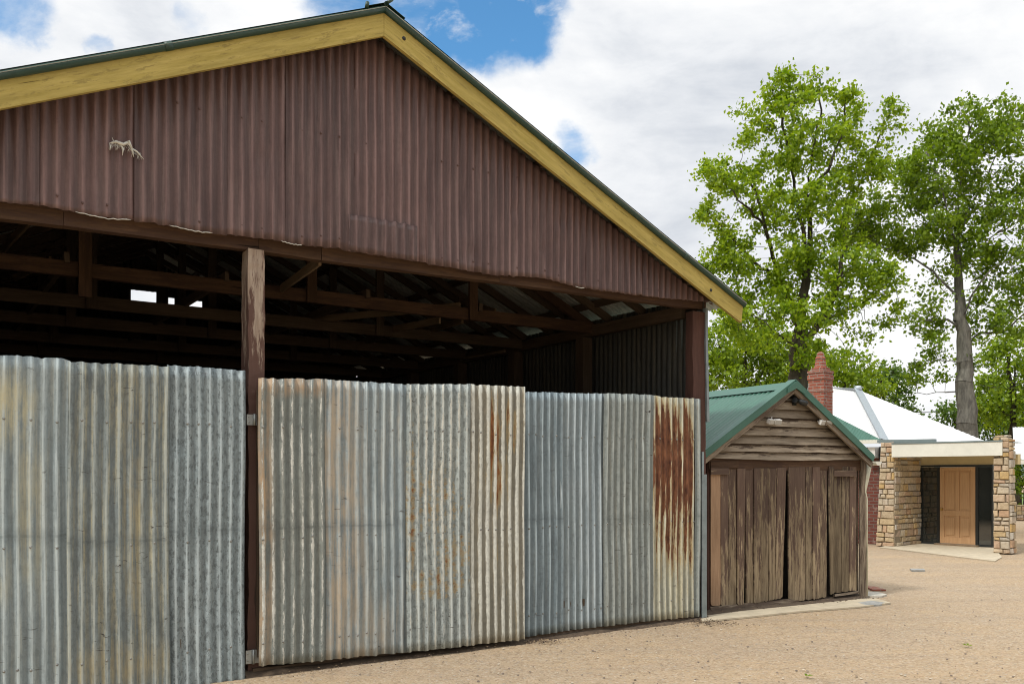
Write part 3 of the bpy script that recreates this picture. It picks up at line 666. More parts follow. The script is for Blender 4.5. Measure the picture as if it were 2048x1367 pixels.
# braces seen catching light
def br(x0, y0, v0, x1, y1, v1, w=.03, d=.09):
    a = BF.hit(x0, y0, v0); b = BF.hit(x1, y1, v1); m = MB(); m.bar((a[0], v0, a[1]), (b[0], v1, b[1]), w, d, seg=4, jit=.003); m.build('brace', M['raft2'], barn)
br(563, 577, 2.0, 640, 521, .3); br(610, 640, 4.2, 920, 612, 2.1); br(750, 665, 4.5, 880, 640, 2.4); br(830, 668, 4.6, 925, 640, 2.6)
br(0, 505, 4.0, 60, 440, 2.0); br(20, 560, 5.5, 100, 520, 3.9); br(920, 600, 3.2, 990, 625, 2.2, .03, .1); br(850, 730, 8.0, 1010, 702, 3.6, .02, .035)
# longitudinal mid ties
for u in (ua-2.4, ua-.8, ua+.9, ua+2.5):
    m = MB(); m.bar((u, 2.0, ztie+.1), (u, VB, ztie+.1), .05, .1, seg=6, jit=.006); m.build('ceiling_tie', M['raft'], barn)
# back wall with two window openings under the gable
bw = MB(); V = VB
A = BF.hit(262, 581, V); B_ = BF.hit(321, 611, V); C = BF.hit(337, 595, V); D = BF.hit(349, 616, V); E = BF.hit(358, 598, V); G = BF.hit(404, 618, V)
zt = lambda u: za+fw-(sR if u > ua else sL)*abs(u-ua)
zlow = min(B_[1], D[1], G[1])-.01
def strip(u0, u1, z0, z1=None):
    m_ = bw; m_.corr(lambda u, z, h: (u, V+h, z), u0, u1, lambda u: z0, (lambda u: zt(u)) if z1 is None else (lambda u: z1), rows=4, pitch=.1, per=4)
strip(UL, UR+.05, .02, zlow); strip(UL, A[0], zlow); strip(G[0], UR+.05, zlow)
strip(A[0], B_[0], BF.hit(262, 579, V)[1]); strip(B_[0], C[0], zlow); strip(C[0], D[0], C[1]); strip(D[0], E[0], zlow); strip(E[0], G[0], E[1])
strip(C[0], D[0], zlow, D[1]); strip(E[0], G[0], zlow, G[1])
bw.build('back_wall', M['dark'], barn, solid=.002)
m = MB()
m.bar((A[0]-.2, V-.05, zlow-.05), (G[0]+.3, V-.05, zlow-.06), .06, .09); m.bar((B_[0]+.05, V-.05, zlow), (B_[0]+.05, V-.05, A[1]+.3), .07, .05, x=V3((1, 0, 0)))
for z in (1.2, 2.3, 3.4): m.bar((UL+.1, V-.08, z), (UR, V-.08, z), .05, .1)
m.build('back_frame', M['raft'], barn)
# white tattered fibre on the gable
m = MB()
def strand(pts, r): 
    q = [BF.hit(x, y, -.09) for x, y in pts]; m.tube([V3((u, -.085-.01*((i*7) % 3), z)) for i, (u, z) in enumerate(q)], [x_*.65 for x_ in r], 5)
strand([(219, 286), (232, 284), (246, 290), (256, 285), (262, 294), (267, 315)], [.007, .02, .02, .022, .016, .004])
strand([(240, 288), (246, 298), (244, 312)], [.018, .012, .003]); strand([(262, 296), (274, 304), (287, 320)], [.015, .012, .003]); strand([(222, 290), (219, 300)], [.012, .003])
strand([(250, 286), (258, 283), (264, 298)], [.015, .018, .006]); strand([(228, 284), (224, 275)], [.006, .002])
for i in range(70):
    x = rnd.uniform(219, 283); y = 286+max(0, x-250)*.7+rnd.uniform(-3, 5); strand([(x, y), (x+rnd.uniform(-6, 6), y+rnd.uniform(2, 14))], [.003, .001])
o = m.build('fibre_tuft', M['rag']); o.location = BF.o; o.rotation_euler = (0, 0, BF.a)
tag(o, 'tattered white tuft of fibre caught on the maroon gable', 'tuft')

# ================================================================== SMALL SHED
s0 = gnd(1415, 1222); SF = Frame(s0, 28.5)
shed = thing('garden_shed', 'small weathered timber shed with green corrugated roof and sagging double plank doors', 'shed', SF)
SW = SF.hit(1727, 1000)[0]; ov = -.16
sa, sz = SF.hit(1590, 762, ov); eL = SF.hit(1407, 905, ov); eR = SF.hit(1746, 913, ov)
tl = (sz-eL[1])/(sa-eL[0]); tr = (sz-eR[1])/(eR[0]-sa); print('shed', sa, sz, eL, eR, SW, tl, tr)
SD = 4.6
def shroof(sgn, sl, L, name):
    m = MB(); n = int((SD+.3)/.09*6); grid = []; rows = 6
    for i in range(n+1):
        v = ov+(SD+.3)*i/n; c = .5*math.cos(2*math.pi*v/.09)*.018
        grid.append([m.add((sa+sgn*L*j/rows, v, sz-.03-sl*L*j/rows+c)) for j in range(rows+1)])
    for i in range(n):
        for j in range(rows):
            q = (grid[i][j], grid[i][j+1], grid[i+1][j+1], grid[i+1][j]); uvq = [(i*.015, L*j/rows), (i*.015, L*(j+1)/rows), (i*.015+.015, L*(j+1)/rows), (i*.015+.015, L*j/rows)]
            if sgn < 0: q = q[::-1]; uvq = uvq[::-1]
            m.face(q, uvq, 0, True)
    m.build('roof', [M['green'], M['iron_in']], shed, solid=.003, solid_mat=1)
shroof(-1, tl, sa-eL[0], 'roof'); shroof(1, tr, eR[0]-sa, 'roof')
m = MB()
for sgn, sl, L in ((-1, tl, sa-eL[0]), (1, tr, eR[0]-sa)):     # barge flashing, front face plus flange
    a = V3((sa, ov-.01, sz-.03)); b = V3((sa+sgn*L, ov-.01, sz-.03-sl*L))
    m.bar(a, b, .02, .082, x=V3((0, 1, 0)), seg=10, jit=.002); m.bar(a+V3((0, .06, .05)), b+V3((0, .06, .05)), .14, .012, x=V3((0, 1, 0)))
m.build('barge_flashing', M['green'], shed)
m = MB()
for sgn, sl in ((-1, tl), (1, tr)):
    q = [m.add(p) for p in ((sa, ov-.03, sz-.0), (sa, SD, sz-.0), (sa+sgn*.17, SD, sz-.006-sl*.17), (sa+sgn*.17, ov-.03, sz-.006-sl*.17))]; m.face(q if sgn < 0 else q[::-1])
    q = [m.add(p) for p in ((sa, ov-.031, sz-.0), (sa+sgn*.17, ov-.031, sz-.0-sl*.17), (sa+sgn*.17, ov-.031, sz-.1-sl*.12), (sa, ov-.031, sz-.1))]; m.face(q if sgn > 0 else q[::-1])
m.build('ridge_cap', M['green'], shed, solid=.002)
m = MB()
for sgn, sl, L in ((-1, tl, sa-eL[0]), (1, tr, eR[0]-sa)):
    m.bar((sa, ov+.02, sz-.12), (sa+sgn*L, ov+.02, sz-.12-sl*L), .03, .07, x=V3((0, 1, 0)), seg=8, jit=.003)
m.build('rake_board', M['wb'], shed)
# weatherboards
zg = SF.hit(1570, 919)[1]; m = MB(); bh = (SF.hit(1590, 862)[1]-SF.hit(1590, 917)[1])/2.0*.62
rows = [917, 902, 887, 870, 852, 835, 818, 800]; zsb = [SF.hit(1590, y+2)[1] for y in rows]
def inl(z): return sa-(sz-.1-z)/tl
def inr(z): return sa+(sz-.1-z)/tr
for k, z in enumerate(zsb):
    z1 = zsb[k+1]+.03 if k+1 < len(zsb) else sz-.2
    segs = 14; a0 = max(.0, inl(z)); b0 = min(SW, inr(z)); a1 = max(0, inl(z1)); b1 = min(SW, inr(z1)); r = []
    if b1-a1 < .02: a1 = b1 = (a1+b1)/2
    off = rnd.random()*5
    for i in range(segs+1):
        t = i/segs; x0 = a0+(b0-a0)*t; x1 = a1+(b1-a1)*t; wv = .008*noise.noise(V3((x0*2.3, k*5, 1)))+.004*noise.noise(V3((x0*9, k*5, 1)))
        if k == 0: wv -= .02*math.sin(math.pi*t)-.012
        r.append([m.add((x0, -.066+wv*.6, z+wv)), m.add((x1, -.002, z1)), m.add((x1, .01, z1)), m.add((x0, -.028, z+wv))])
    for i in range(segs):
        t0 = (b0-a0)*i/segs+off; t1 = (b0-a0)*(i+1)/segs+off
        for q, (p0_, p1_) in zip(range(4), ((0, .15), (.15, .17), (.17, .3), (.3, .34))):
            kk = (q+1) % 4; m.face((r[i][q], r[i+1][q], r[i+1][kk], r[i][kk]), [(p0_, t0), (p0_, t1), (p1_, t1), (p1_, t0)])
    m.face(r[0]); m.face(r[-1][::-1])
m.prism([(0, zsb[0]-.02), (SW, zsb[0]-.02), (SW, zsb[0]+.05), (sa, sz-.12), (0, zsb[0]+.05)], .012, .03)
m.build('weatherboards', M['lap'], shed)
# lintel, posts, walls
m = MB(); zlt = SF.hit(1590, 921)[1]; zlb = SF.hit(1590, 937)[1]
m.bar((.0, .0, (zlt+zlb)/2), (SW-.08, .0, (zlt+zlb)/2), .05, zlt-zlb+.04, seg=12, jit=.004); m.bar((.02, -.03, zlb+.05), (.5, -.03, zlb+.055), .02, .09, seg=4, jit=.003)
m.build('door_head', M['brown'], shed)
m = MB(); m.bar((SW-.045, -.02, 0), (SW-.045, -.02, zsb[0]+.03), .085, .07, seg=20, jit=.004, x=V3((1, 0, 0))); m.build('corner_post', M['wb'], shed)
m = MB(); m.bar((.03, .03, 0), (.03, .03, zsb[0]), .07, .07, seg=8, jit=.003, x=V3((1, 0, 0))); m.build('corner_post', M['redpost'], shed)
m = MB(); m.box((0.0, .08, 0), (.02, SD, zsb[0]+.05)); m.box((SW-.04, .08, 0), (SW-.02, SD, zsb[0]+.05)); m.box((0.02, SD-.05, 0), (SW-.04, SD-.02, zsb[0]+.05))
m.prism([(0.02, zsb[0]+.05), (SW-.04, zsb[0]+.05), (sa, sz-.15)], SD-.05, SD-.02); m.build('wall', M['wb'], shed)
# floor plinth debris
# doors of separate planks
def sdoor(planks, tops, bots, v, red=(), label=None, rails=()):
    m = MB(); ft_ = SF.line(tops, v); fb_ = SF.line(bots, v)
    for k, pl in enumerate(planks):
        at_, bt_, ab_, bb_ = [SF.hit(x, 1000, v)[0] for x in pl]; a, b = at_, bt_
        n = 22; off = rnd.random()*9; gap = .009+(.008 if rnd.random() < .3 else 0); vo = v+rnd.uniform(-.012, .008)
        # ragged lower edge: plank made of narrow slivers at the bottom
        sl = max(2, int((b-a)/.022)); grid = []
        for i in range(sl+1):
            u = a+gap/2+(b-a-gap)*i/sl; zb__ = fb_(u)+.028*abs(noise.noise(V3((u*19, k, 2))))+.02*noise.noise(V3((u*60, k, 7)))+(rnd.uniform(0, .02) if i in (0, sl) else 0); zt__ = ft_(u)-.004*k % .01
            c = []
            for j in range(n+1):
                t = (j/n)**1.4; z = zb__+(zt__-zb__)*t
                w_ = .005*noise.noise(V3((k*3, z*1.5, 4))) + (.004*noise.noise(V3((k*9, z*8, 4))) if i in (0, sl) else 0)
                u2 = u+(1-t)*((ab_-at_)*(1-i/sl)+(bb_-bt_)*i/sl); c.append((m.add((u2+w_, vo+.003*noise.noise(V3((u*12, z*3, k))), z)), u, z))
            grid.append(c)
        mt = 1 if k in red else 0
        for i in range(sl):
            for j in range(n):
                A_, B2, C2, D2 = grid[i][j], grid[i+1][j], grid[i+1][j+1], grid[i][j+1]
                m.face((A_[0], B2[0], C2[0], D2[0]), [(q[1]+off, q[2]+off) for q in (A_, B2, C2, D2)], mt)
    d = m.build('door', [M['plank'], M['plankred']], shed, solid=.022)
    if label: tag(d, label)
    for (x0, y0, x1, y1) in rails:
        q = MB(); a = SF.hit(x0, y0, v-.03); b = SF.hit(x1, y1, v-.03); h = .085
        q.bar((a[0], v-.022, a[1]), (b[0], v-.022, b[1]), .025, h, seg=8, jit=.003); q.build('ledge', M['plank'], d)
    return d
def pls(e, d): return [(a, b, a+d.get(a, (0, 0))[1], b+d.get(b, (0, 0))[0]) for a, b in zip(e, e[1:])]
sdoor(pls([1421, 1441, 1457, 1473, 1491, 1507, 1521, 1537, 1553, 1573], {1573: (-8, 0), 1491: (-3, 2), 1537: (-1, 0), 1553: (-4, -4)}), [(1420, 937), (1500, 936), (1574, 934)], [(1418, 1210), (1455, 1212), (1492, 1208), (1530, 1202), (1574, 1194)], -.03, (0,), 'left plank door leaf', [(1422, 942, 1458, 942)])
sdoor(pls([1576, 1611, 1625, 1640, 1656, 1668, 1684, 1699, 1713], {1576: (0, 1), 1656: (-2, 4), 1699: (-1, 0)}), [(1575, 934), (1640, 932), (1714, 932)], [(1575, 1198), (1600, 1201), (1655, 1194), (1660, 1187), (1714, 1180)], -.03, (), 'right plank door leaf', [(1670, 946, 1713, 946)])
m = MB(); a = SF.hit(1668, 1190, -.02); b = SF.hit(1716, 1183, -.02); m.bar((a[0], -.02, a[1]), (b[0], -.02, b[1]), .04, .03, seg=5, jit=.006); m.bar((.03, .0, .03), (SW*.55, .0, .035), .06, .07, seg=8, jit=.008)
m.build('bottom_rail', M['wb'], shed)
m = MB(); m.box((.04, .25, .0), (SW-.08, .27, zlb+.1)); m.build('dark_backing', M['dark'], shed)  # dark sheet added behind the doors to stand for the shaded interior
# gutter + downpipe on the right
m = MB(); gx, gz = SF.hit(1745, 925, 0); gx -= .03
n = 8; prof = [(gx+.02+.065*math.cos(math.pi+math.pi*i/n), gz+.02+.06*math.sin(math.pi+math.pi*i/n)) for i in range(n+1)]
m.prism(prof+[(gx+.08, gz+.02)][0:0], -.12, SD); m.build('gutter', M['creamp'], shed)
m = MB(); a = SF.hit(1740, 925, -.05); b = SF.hit(1736, 960, -.05); c = SF.hit(1731, 985, -.05); 
m.tube([V3((a[0]-.01, -.03, a[1]-.02)), V3((b[0]-.02, -.03, b[1]+.02)), V3((c[0]-.005, -.03, c[1]+.02)), V3((SW+.02, -.03, c[1]-.1)), V3((SW+.02, -.03, .02))], [.05, .045, .03, .025, .025], 10); m.build('downpipe', M['cream_pipe'], shed)
m = MB(); m.bar((SW+.02, .03, gz-.06), (SW+.1, .03, gz-.0), .1, .12); m.build('eave_block', M['raft'], shed)
# flood lights
def flood(px, py, rz, label):
    u, z = SF.hit(px, py, -.05); p = SF.o+SF.u*u+SF.v*(-.05)+V3((0, 0, z))
    t = thing('floodlight', label, 'light', loc=p, group='floodlights on the small shed gable'); t.rotation_euler = (0, 0, SF.a); t.scale = (.72, .72, .72)
    m = MB(); m.box((-.05, .0, -.04), (.05, .04, .03)); m.build('junction_box', M['white'], t, bevel=.006)
    m = MB(); m.tube([(0, .0, .03), (0, -.05, .035), (.0, -.06, .075)], .011, 6); m.build('sensor', M['white'], t)
    for dx, tilt in ((-.085, .25), (.1, -.2)):
        m = MB(); c = V3((dx, -.075, .0)); d = V3((tilt*.6, -.85, -.4)).normalized(); m.bar(c+V3((0, .07, .01)), c, .03, .03); m.bar(c, c+d*.075, .13, .085, taper=1.12)
        h = m.build('lamp_head', M['white'], t, bevel=.006)
        m = MB(); m.bar(c+d*.0755, c+d*.08, .125, .08); m.build('lens', M['lens'], h)
flood(1539, 841, 0, 'white twin floodlight on the left side of the small shed gable')
flood(1641, 843, 0, 'white twin floodlight on the right side of the small shed gable')
u, z = SF.hit(1590, 803, -.06); p = SF.o+SF.u*u+SF.v*(-.06)+V3((0, 0, z))
cm = thing('security_camera', 'small black security light under the green shed ridge', 'light', loc=p); cm.rotation_euler = (0, 0, SF.a)
m = MB(); m.box((-.03, .0, -.05), (.03, .03, .05)); m.build('bracket', M['black'], cm)
m = MB(); m.tube([(0, 0, .0), (0, -.05, .02), (.03, -.09, -.01), (.1, -.12, -.03)], [.02, .03, .04, .035], 8); m.tube([(0, -.02, 0), (-.07, -.06, .02)], [.03, .04], 8); m.build('lamp_head', M['black'], cm)

# ================================================================== HOUSE
h0 = gnd(1788, 1093); HF = Frame(h0, -49)          # u to the right and nearer, v into the house
house = thing('house', 'house with sandstone porch, cedar door, green and white metal roofs and brick chimney', 'house', HF)
def HL(px, py, Y): return HF.loc(at(px, py, Y))
def stones(m, fp, L, Hh, seed, cap=False, hmin=.075, hmax=.2, wmin=.12, wmax=.4, depth=.05):
    r = random.Random(seed); z = 0
    while z < Hh-.03:
        h = min(r.uniform(hmin, hmax), Hh-z); 
        if Hh-z-h < .06: h = Hh-z
        x = r.uniform(-.15, 0)
        while x < L:
            w_ = r.uniform(wmin, wmax); x0 = max(0, x); x1 = min(L, x+w_)
            if L-x1 < .07: x1 = L
            if x1-x0 > .03:
                g_ = .005; e = min(.011, (x1-x0)*.2, h*.2); pr = depth-.01+r.uniform(-.012, .022); dz = r.uniform(-.012, .012)
                jj = lambda: r.uniform(-.004, .016)
                base = [(x0+g_+jj(), z+g_+jj()), (x1-g_-jj(), z+g_+jj()), (x1-g_-jj(), z+h-g_-jj()), (x0+g_+jj(), z+h-g_-jj())]
                mid = base
                top = [(base[0][0]+e, base[0][1]+e), (base[1][0]-e, base[1][1]+e), (base[2][0]-e, base[2][1]-e), (base[3][0]+e, base[3][1]-e)]
                R0 = [m.add(fp(a, b, 0)) for a, b in base]; R1 = [m.add(fp(a, b, pr*.65)) for a, b in mid]; R2 = [m.add(fp(a, b, pr+r.uniform(-.006, .006))) for a, b in top]
                for A_, B2 in ((R0, R1), (R1, R2)):
                    for k in range(4): m.face((A_[k], A_[(k+1) % 4], B2[(k+1) % 4], B2[k]), None, 0, False)
                m.face(R2, None, 0, False)
            x += w_
        z += h
zc = HF.hit(1900, 884, 0)[1]; zc2 = HF.hit(1900, 912, 0)[1]
DP = 1.46*H/1.8
# left pillar (tapered), with return wall
pw = .47; pz = HF.hit(1760, 884, 0)[1]
m = MB()
m.prism([(-pw, 0), (0, 0), (0, pz), (-pw+.12, pz)], .04, .34, 1)
stones(m, lambda x, z, h: (-pw+.12*z/pz*1.0+x*(1-.25*z/pz), .04-h, z), pw, pz, 3)
stones(m, lambda x, z, h: (h-.03, .03+x, z), DP-.03, zc2+.02, 4, depth=.045)
m.box((-.22, .35, 0), (-.03, DP, zc2+.02), 1)
m.build('stone_wall', [M['stone'], M['mortar']], house)
# right column
ca, _ = HF.hit(1986, 1105, 0); cb, _ = HF.hit(2019, 1108, 0); cz = HF.hit(2015, 872, 0)[1]
m = MB(); m.prism([(ca, 0), (cb, 0), (cb-.04, cz-.05), (cb-.1, cz), (ca, cz)], .04, .3, 1)
stones(m, lambda x, z, h: (ca+x*(1-.07*z/cz), .04-h, z), cb-ca, cz-.02, 8, wmin=.2, wmax=.32)
stones(m, lambda x, z, h: (cb-.04*z/cz+h, .04+x, z), .27, cz-.05, 9)
stones(m, lambda x, z, h: (ca+x, .04+z, cz+h*.7), cb-ca-.06, .27, 10)
m.build('stone_column', [M['stone'], M['mortar']], house)
# canopy
fe = HF.hit(2004, 890, -.06)[0]
m = MB(); m.box((-.03, -.06, zc2), (fe, -.01, zc-.015)); m.build('canopy_fascia', M['creamp'], house)
m = MB(); m.box((-.03, -.075, zc-.012), (fe, .0, zc+.02)); m.box((-.02, .0, zc-.0), (ca-.005, DP+.3, zc+.015)); m.build('canopy_roof', M['greygut'], house)
m = MB(); m.box((.0, -.005, zc2+.05), (ca, DP, zc2+.06)); m.build('soffit', M['creamp'], house)
# entry wall: render head, dark frame, glass, door
ztf = HF.hit(1900, 929, DP)[1]; ea = HF.hit(1840, 1000, DP)[0]; eb = HF.hit(1986, 1000, DP)[0]+.0
m = MB(); m.box((ea-.05, DP+.01, ztf), (eb+.6, DP+.06, zc2+.06)); m.build('head_panel', M['render'], house)
d0 = HF.hit(1880, 1000, DP)[0]; d1 = HF.hit(1951, 1000, DP)[0]
m = MB(); fwid = .05
m.box((ea, DP-.02, ztf-.05), (eb, DP+.05, ztf-.002))
for a_ in (ea, d0-fwid*1.4, d1+.005, eb-.03): m.box((a_, DP-.02, .02), (a_+fwid*(1.35 if a_ != eb-.03 else .6), DP+.05, ztf-.052))
for a_, b_ in ((ea+.07, d0-.075), (d1+.075, eb-.032)): m.box((a_, DP-.018, .02), (b_, DP+.045, .07))
fr = m.build('door_frame', M['black'], house)
for a_, b_ in ((ea+.068, d0-.073), (d1+.073, eb-.032)):
    m = MB(); m.box((a_, DP+.01, .07), (b_, DP+.02, ztf-.052)); m.build('side_window', M['glass'], house)
# door with four sunk panels
m = MB(); zd0, zd1 = .06, ztf-.055; wd = d1-d0; st = .13*wd/1.0
xs_ = [d0, d0+st, d0+wd/2-st*.38, d0+wd/2+st*.38, d1-st, d1]; zs_ = [zd0, zd0+.16, zd0+(zd1-zd0)*.36, zd0+(zd1-zd0)*.43, zd1-.1, zd1]
Y0 = DP-.01
def bx(a, b, y0=Y0): m.box((a[0], y0, a[1]), (b[0], DP+.03, b[1]))
bx((xs_[0], zs_[0]), (xs_[1], zs_[5])); bx((xs_[4], zs_[0]), (xs_[5], zs_[5])); bx((xs_[1], zs_[0]), (xs_[4], zs_[1])); bx((xs_[1], zs_[4]), (xs_[4], zs_[5])); bx((xs_[1], zs_[2]), (xs_[4], zs_[3]))
bx((xs_[2], zs_[1]), (xs_[3], zs_[2])); bx((xs_[2], zs_[3]), (xs_[3], zs_[4]))
for (xa, xb) in ((xs_[1], xs_[2]), (xs_[3], xs_[4])):
    for (z0_, z1_) in ((zs_[1], zs_[2]), (zs_[3], zs_[4])):
        bx((xa, z0_), (xb, z1_), Y0+.022); m.box((xa+.04, Y0+.012, z0_+.04), (xb-.04, Y0+.0219, z1_-.04))
dr = m.build('door', M['cedar'], house, bevel=.004)
m = MB(); m.tube([V3((d0+.06, Y0, zd0+.85)), V3((d0+.06, Y0-.03, zd0+.85)), V3((d0+.06, Y0-.06, zd0+.85))], [.03, .012, .03], 10); m.build('door_knob', M['brass'], dr)
m = MB(); m.box((d0-.09, DP-.14, .0), (d1+.1, DP-.02, .05)); m.build('door_sill', M['raft2'], house)
# brick wall left of the porch, gutter
gA = HL(1560, 869, 26.5); 
m = MB(); m.box((-6.0, .55, 0), (-pw-.02, .75, zc-.05)); m.box((-6, .75, 0), (-5.8, 6, zc-.05)); m.build('brick_wall', M['brick2'], house)
m = MB(); m.box((-pw-.12, .42, 1.0), (-pw-.0, .54, zc-.05)); m.build('dark_trim', M['black'], house)
m = MB(); xg = HF.hit(1870, 884, .0)[0]
m.box((-6.2, .12, zc-.0+.03), (-.45, .25, zc+.12)); m.build('gutter', M['creamp'], house)
m = MB(); m.bar((-.45, .10, zc+.075), (xg, .02, zc+.055), .12, .07); m.build('roof_edge', M['greygut'], house)
m = MB(); a_ = HF.hit(1744, 892, .3)[0]; m.box((a_-.1, .26, zc-.34), (a_+.1, .5, zc-.06)); m.build('downpipe_head', M['white'], house, bevel=.01)
# green roof: planes through eave and hip
def plane_roof(name, pts, mat, thick=.05, frame=house, rib=.0):
    """polygon roof face with ribs running down the slope; pts[0]->pts[1] is the eave (local coords)"""
    m = MB(); P = [V3(p) for p in pts]; ev = (P[1]-P[0]); L = ev.length; e = ev.normalized(); nn = e.cross(P[2]-P[0]).normalized()
    if nn.z < 0: nn = -nn
    up = nn.cross(e); 
    if up.z < 0: up = -up
    poly = [((p-P[0]).dot(e), (p-P[0]).dot(up)) for p in P]; x0 = min(a for a, b in poly); x1 = max(a for a, b in poly)
    def span(x):
        ys = []
        for (a, b), (c, d) in zip(poly, poly[1:]+poly[:1]):
            if (a-x)*(c-x) <= 0 and abs(a-c) > 1e-9: ys.append(b+(d-b)*(x-a)/(c-a))
        return (min(ys), max(ys)) if ys else (0, 0)
    pitch = .09; per = 6; n = int((x1-x0)/pitch*per); prev = None
    for i in range(n+1):
        x = x0+1e-4+(x1-x0-2e-4)*i/n; a, b = span(x); h = .006*math.cos(2*math.pi*x/pitch)
        cur = (m.add(P[0]+e*x+up*a+nn*h), m.add(P[0]+e*x+up*b+nn*h), x, a, b)
        if prev:
            q = (prev[0], cur[0], cur[1], prev[1]); m.face(q, [(prev[2], prev[3]), (cur[2], cur[3]), (cur[2], cur[4]), (prev[2], prev[4])], 0, False)
        prev = cur
    return m.build(name, mat, frame)
ez = zc+.1
E1 = HL(1768, 880, 22.6)
E1 = V3((E1.x, .12, ez)); E0 = V3((-6.2, .12, ez)); Rr = HL(1610, 801, 25.8); Rl = Rr+V3((-2.0, 0, 0)); Rr2 = Rr
plane_roof('roof', [E0, E1, Rr2, Rl], M['green'])
# white hip roof behind
C1 = HL(1770, 882, 24.2); T = HL(1716, 779, 27.8); C2 = HL(1992, 890, 26.6); TL = HL(1590, 773, 32.0)
C0 = C1+(TL-T)*1.1+V3((-3, 0, 0)); C0.z = C1.z
plane_roof('roof', [C0, C1, T, TL], M['roof_wht']); plane_roof('roof', [C1, C2, T], M['roof_wht'])
C3 = C2+(TL-T)*1.1; C3.z = C2.z; plane_roof('roof', [C3, C2, T, TL], M['roof_wht'])
m = MB(); m.bar(T+V3((0, 0, .02)), C1+V3((0, 0, .03)), .25, .03, x=(C2-C1)); m.bar(TL, T+V3((0, 0, .02)), .22, .03, x=V3((0, 1, 0))); m.build('hip_flashing', M['flash'], house)
m = MB(); m.tube([T+V3((0, 0, -.02)), T+V3((0, 0, .12))], [.13, .1], 8); m.build('ridge_vent', M['flash'], house)
m = MB(); m.prism([(C0.x+.5, 0.0), (C2.x-.4, 0), (C2.x-.4, 2.4), (C0.x+.5, 2.4)], 3.2, 3.4); m.build('rear_wall', M['render'], house)
# far right wing eave
a_ = HL(2034, 908, 27); b_ = HL(2034, 899, 27); m = MB(); q0 = HF.loc(at(2030, 935, 26)); 
w0 = HF.loc(at(2028, 918, 26)); w1 = w0+V3((6, 1, 0)); top = HF.loc(at(2028, 892, 29))
plane_roof('roof', [w0, w1, w1+V3((0, 3, 1.0)), top], M['roof_wht']); m.box((w0.x+.6, w0.y+1.2, 0), (w0.x+5, w0.y+1.4, w0.z)); m.bar(w0-V3((.1, 0, .08)), w1-V3((0, 0, .08)), .1, .12); m.build('gutter', M['creamp'], house)
# chimney
cpx = HL(1641, 800, 25.2); cx_, cy_ = cpx.x, cpx.y
def zpx(y): return H+(HZ-y)/F*25.2
k_ = 25.2/F
m = MB(); hw = 23.0*k_*.74
m.box((cx_-hw, cy_-hw, 2.6), (cx_+hw, cy_+hw, zpx(760))); m.box((cx_-hw*1.06, cy_-hw*1.06, zpx(785)), (cx_+hw*1.06, cy_+hw*1.06, zpx(780)))
m.box((cx_-hw*1.1, cy_-hw*1.1, zpx(760)), (cx_+hw*1.1, cy_+hw*1.1, zpx(751))); m.box((cx_-hw*1.02, cy_-hw*1.02, zpx(751)), (cx_+hw*1.02, cy_+hw*1.02, zpx(747)))
m.box((cx_-hw*1.1, cy_-hw*1.1, zpx(747)), (cx_+hw*1.1, cy_+hw*1.1, zpx(742))); m.box((cx_-hw*.8, cy_-hw*.8, zpx(742)), (cx_+hw*.8, cy_+hw*.8, zpx(736)))
ch = m.build('chimney', M['brick'], house, bevel=.01)
m = MB(); r_ = hw*.66
m.tube([V3((cx_, cy_, zpx(737))), V3((cx_, cy_, zpx(733))), V3((cx_, cy_, zpx(718))), V3((cx_, cy_, zpx(717))), V3((cx_, cy_, zpx(713))), V3((cx_, cy_, zpx(706))), V3((cx_, cy_, zpx(703)))], [r_*1.2, r_*1.05, r_*.85, r_*1.0, r_*.7, r_*.62, r_*.2], 8, sm=False)
m.build('chimney_pot', M['brick'], ch)
# patio slab, pavement bits
def slab(name, pts, z, mat, th=.02): 
    m = MB(); m.slab([gnd(x, y)+V3((0, 0, z)) for x, y in pts], th); return m.build(name, mat)
tag(slab('patio', [(1779, 1090), (1760, 1094), (1990, 1122), (2004, 1114), (1990, 1096), (1846, 1084)], .012, M['concrete']), kind='structure')
tag(slab('concrete_strip', [(1400, 1232), (1480, 1221), (1600, 1209), (1700, 1199), (1750, 1197), (1782, 1206), (1720, 1214), (1600, 1223), (1500, 1234), (1404, 1243)], .014, M['concrete']), kind='structure')
tag(slab('soil_strip', [(1412, 1232), (1480, 1223), (1600, 1211), (1715, 1199), (1728, 1190), (1600, 1196), (1415, 1212)], .019, M['soil'], .03), kind='structure')
for k, (pts, mt, nm, lb) in enumerate([([(1731, 1183), (1755, 1184), (1774, 1189), (1762, 1193), (1732, 1192)], 'conc_l', 'paving_slab', 'broken pale slab at the foot of the downpipe'),
                               ([(1716, 1206), (1742, 1202), (1770, 1206), (1760, 1210), (1732, 1211)], 'drainp', 'drain_grate', 'blue grey drain patch at the end of the concrete strip'),
                               ([(1728, 1173), (1750, 1174), (1772, 1180), (1745, 1180)], 'brick', 'brick_paver', 'orange brick edging lying beside the pale slab'),
                               ([(1820, 1138), (1848, 1138.5), (1850, 1141), (1824, 1141)], 'drainp', 'drain_cover', 'grey drain cover in the gravel before the porch')]):
    tag(slab(nm, pts, .012+.003*k, M[mt], .03), lb, 'paving')
# low stone wall, lawn & hedge at the far right
tag(slab('lawn', [(2030, 985), (2036, 1012), (2400, 1030), (2400, 975)], .01, M['lawn']), kind='structure')
m = MB(); lw = gnd(2033, 1040); a2 = V3((1, -.15, 0)).normalized()
stones(m, lambda x, z, h: lw+a2*x+V3((0, -h, z))-lw, 5, .62, 21); m.box((0, .02, 0), (4.6, .3, .6), 1)
o = m.build('garden_wall', [M['stone'], M['mortar']]); o.location = lw; tag(o, 'low dry stone garden wall behind the porch column at the right edge', 'wall')

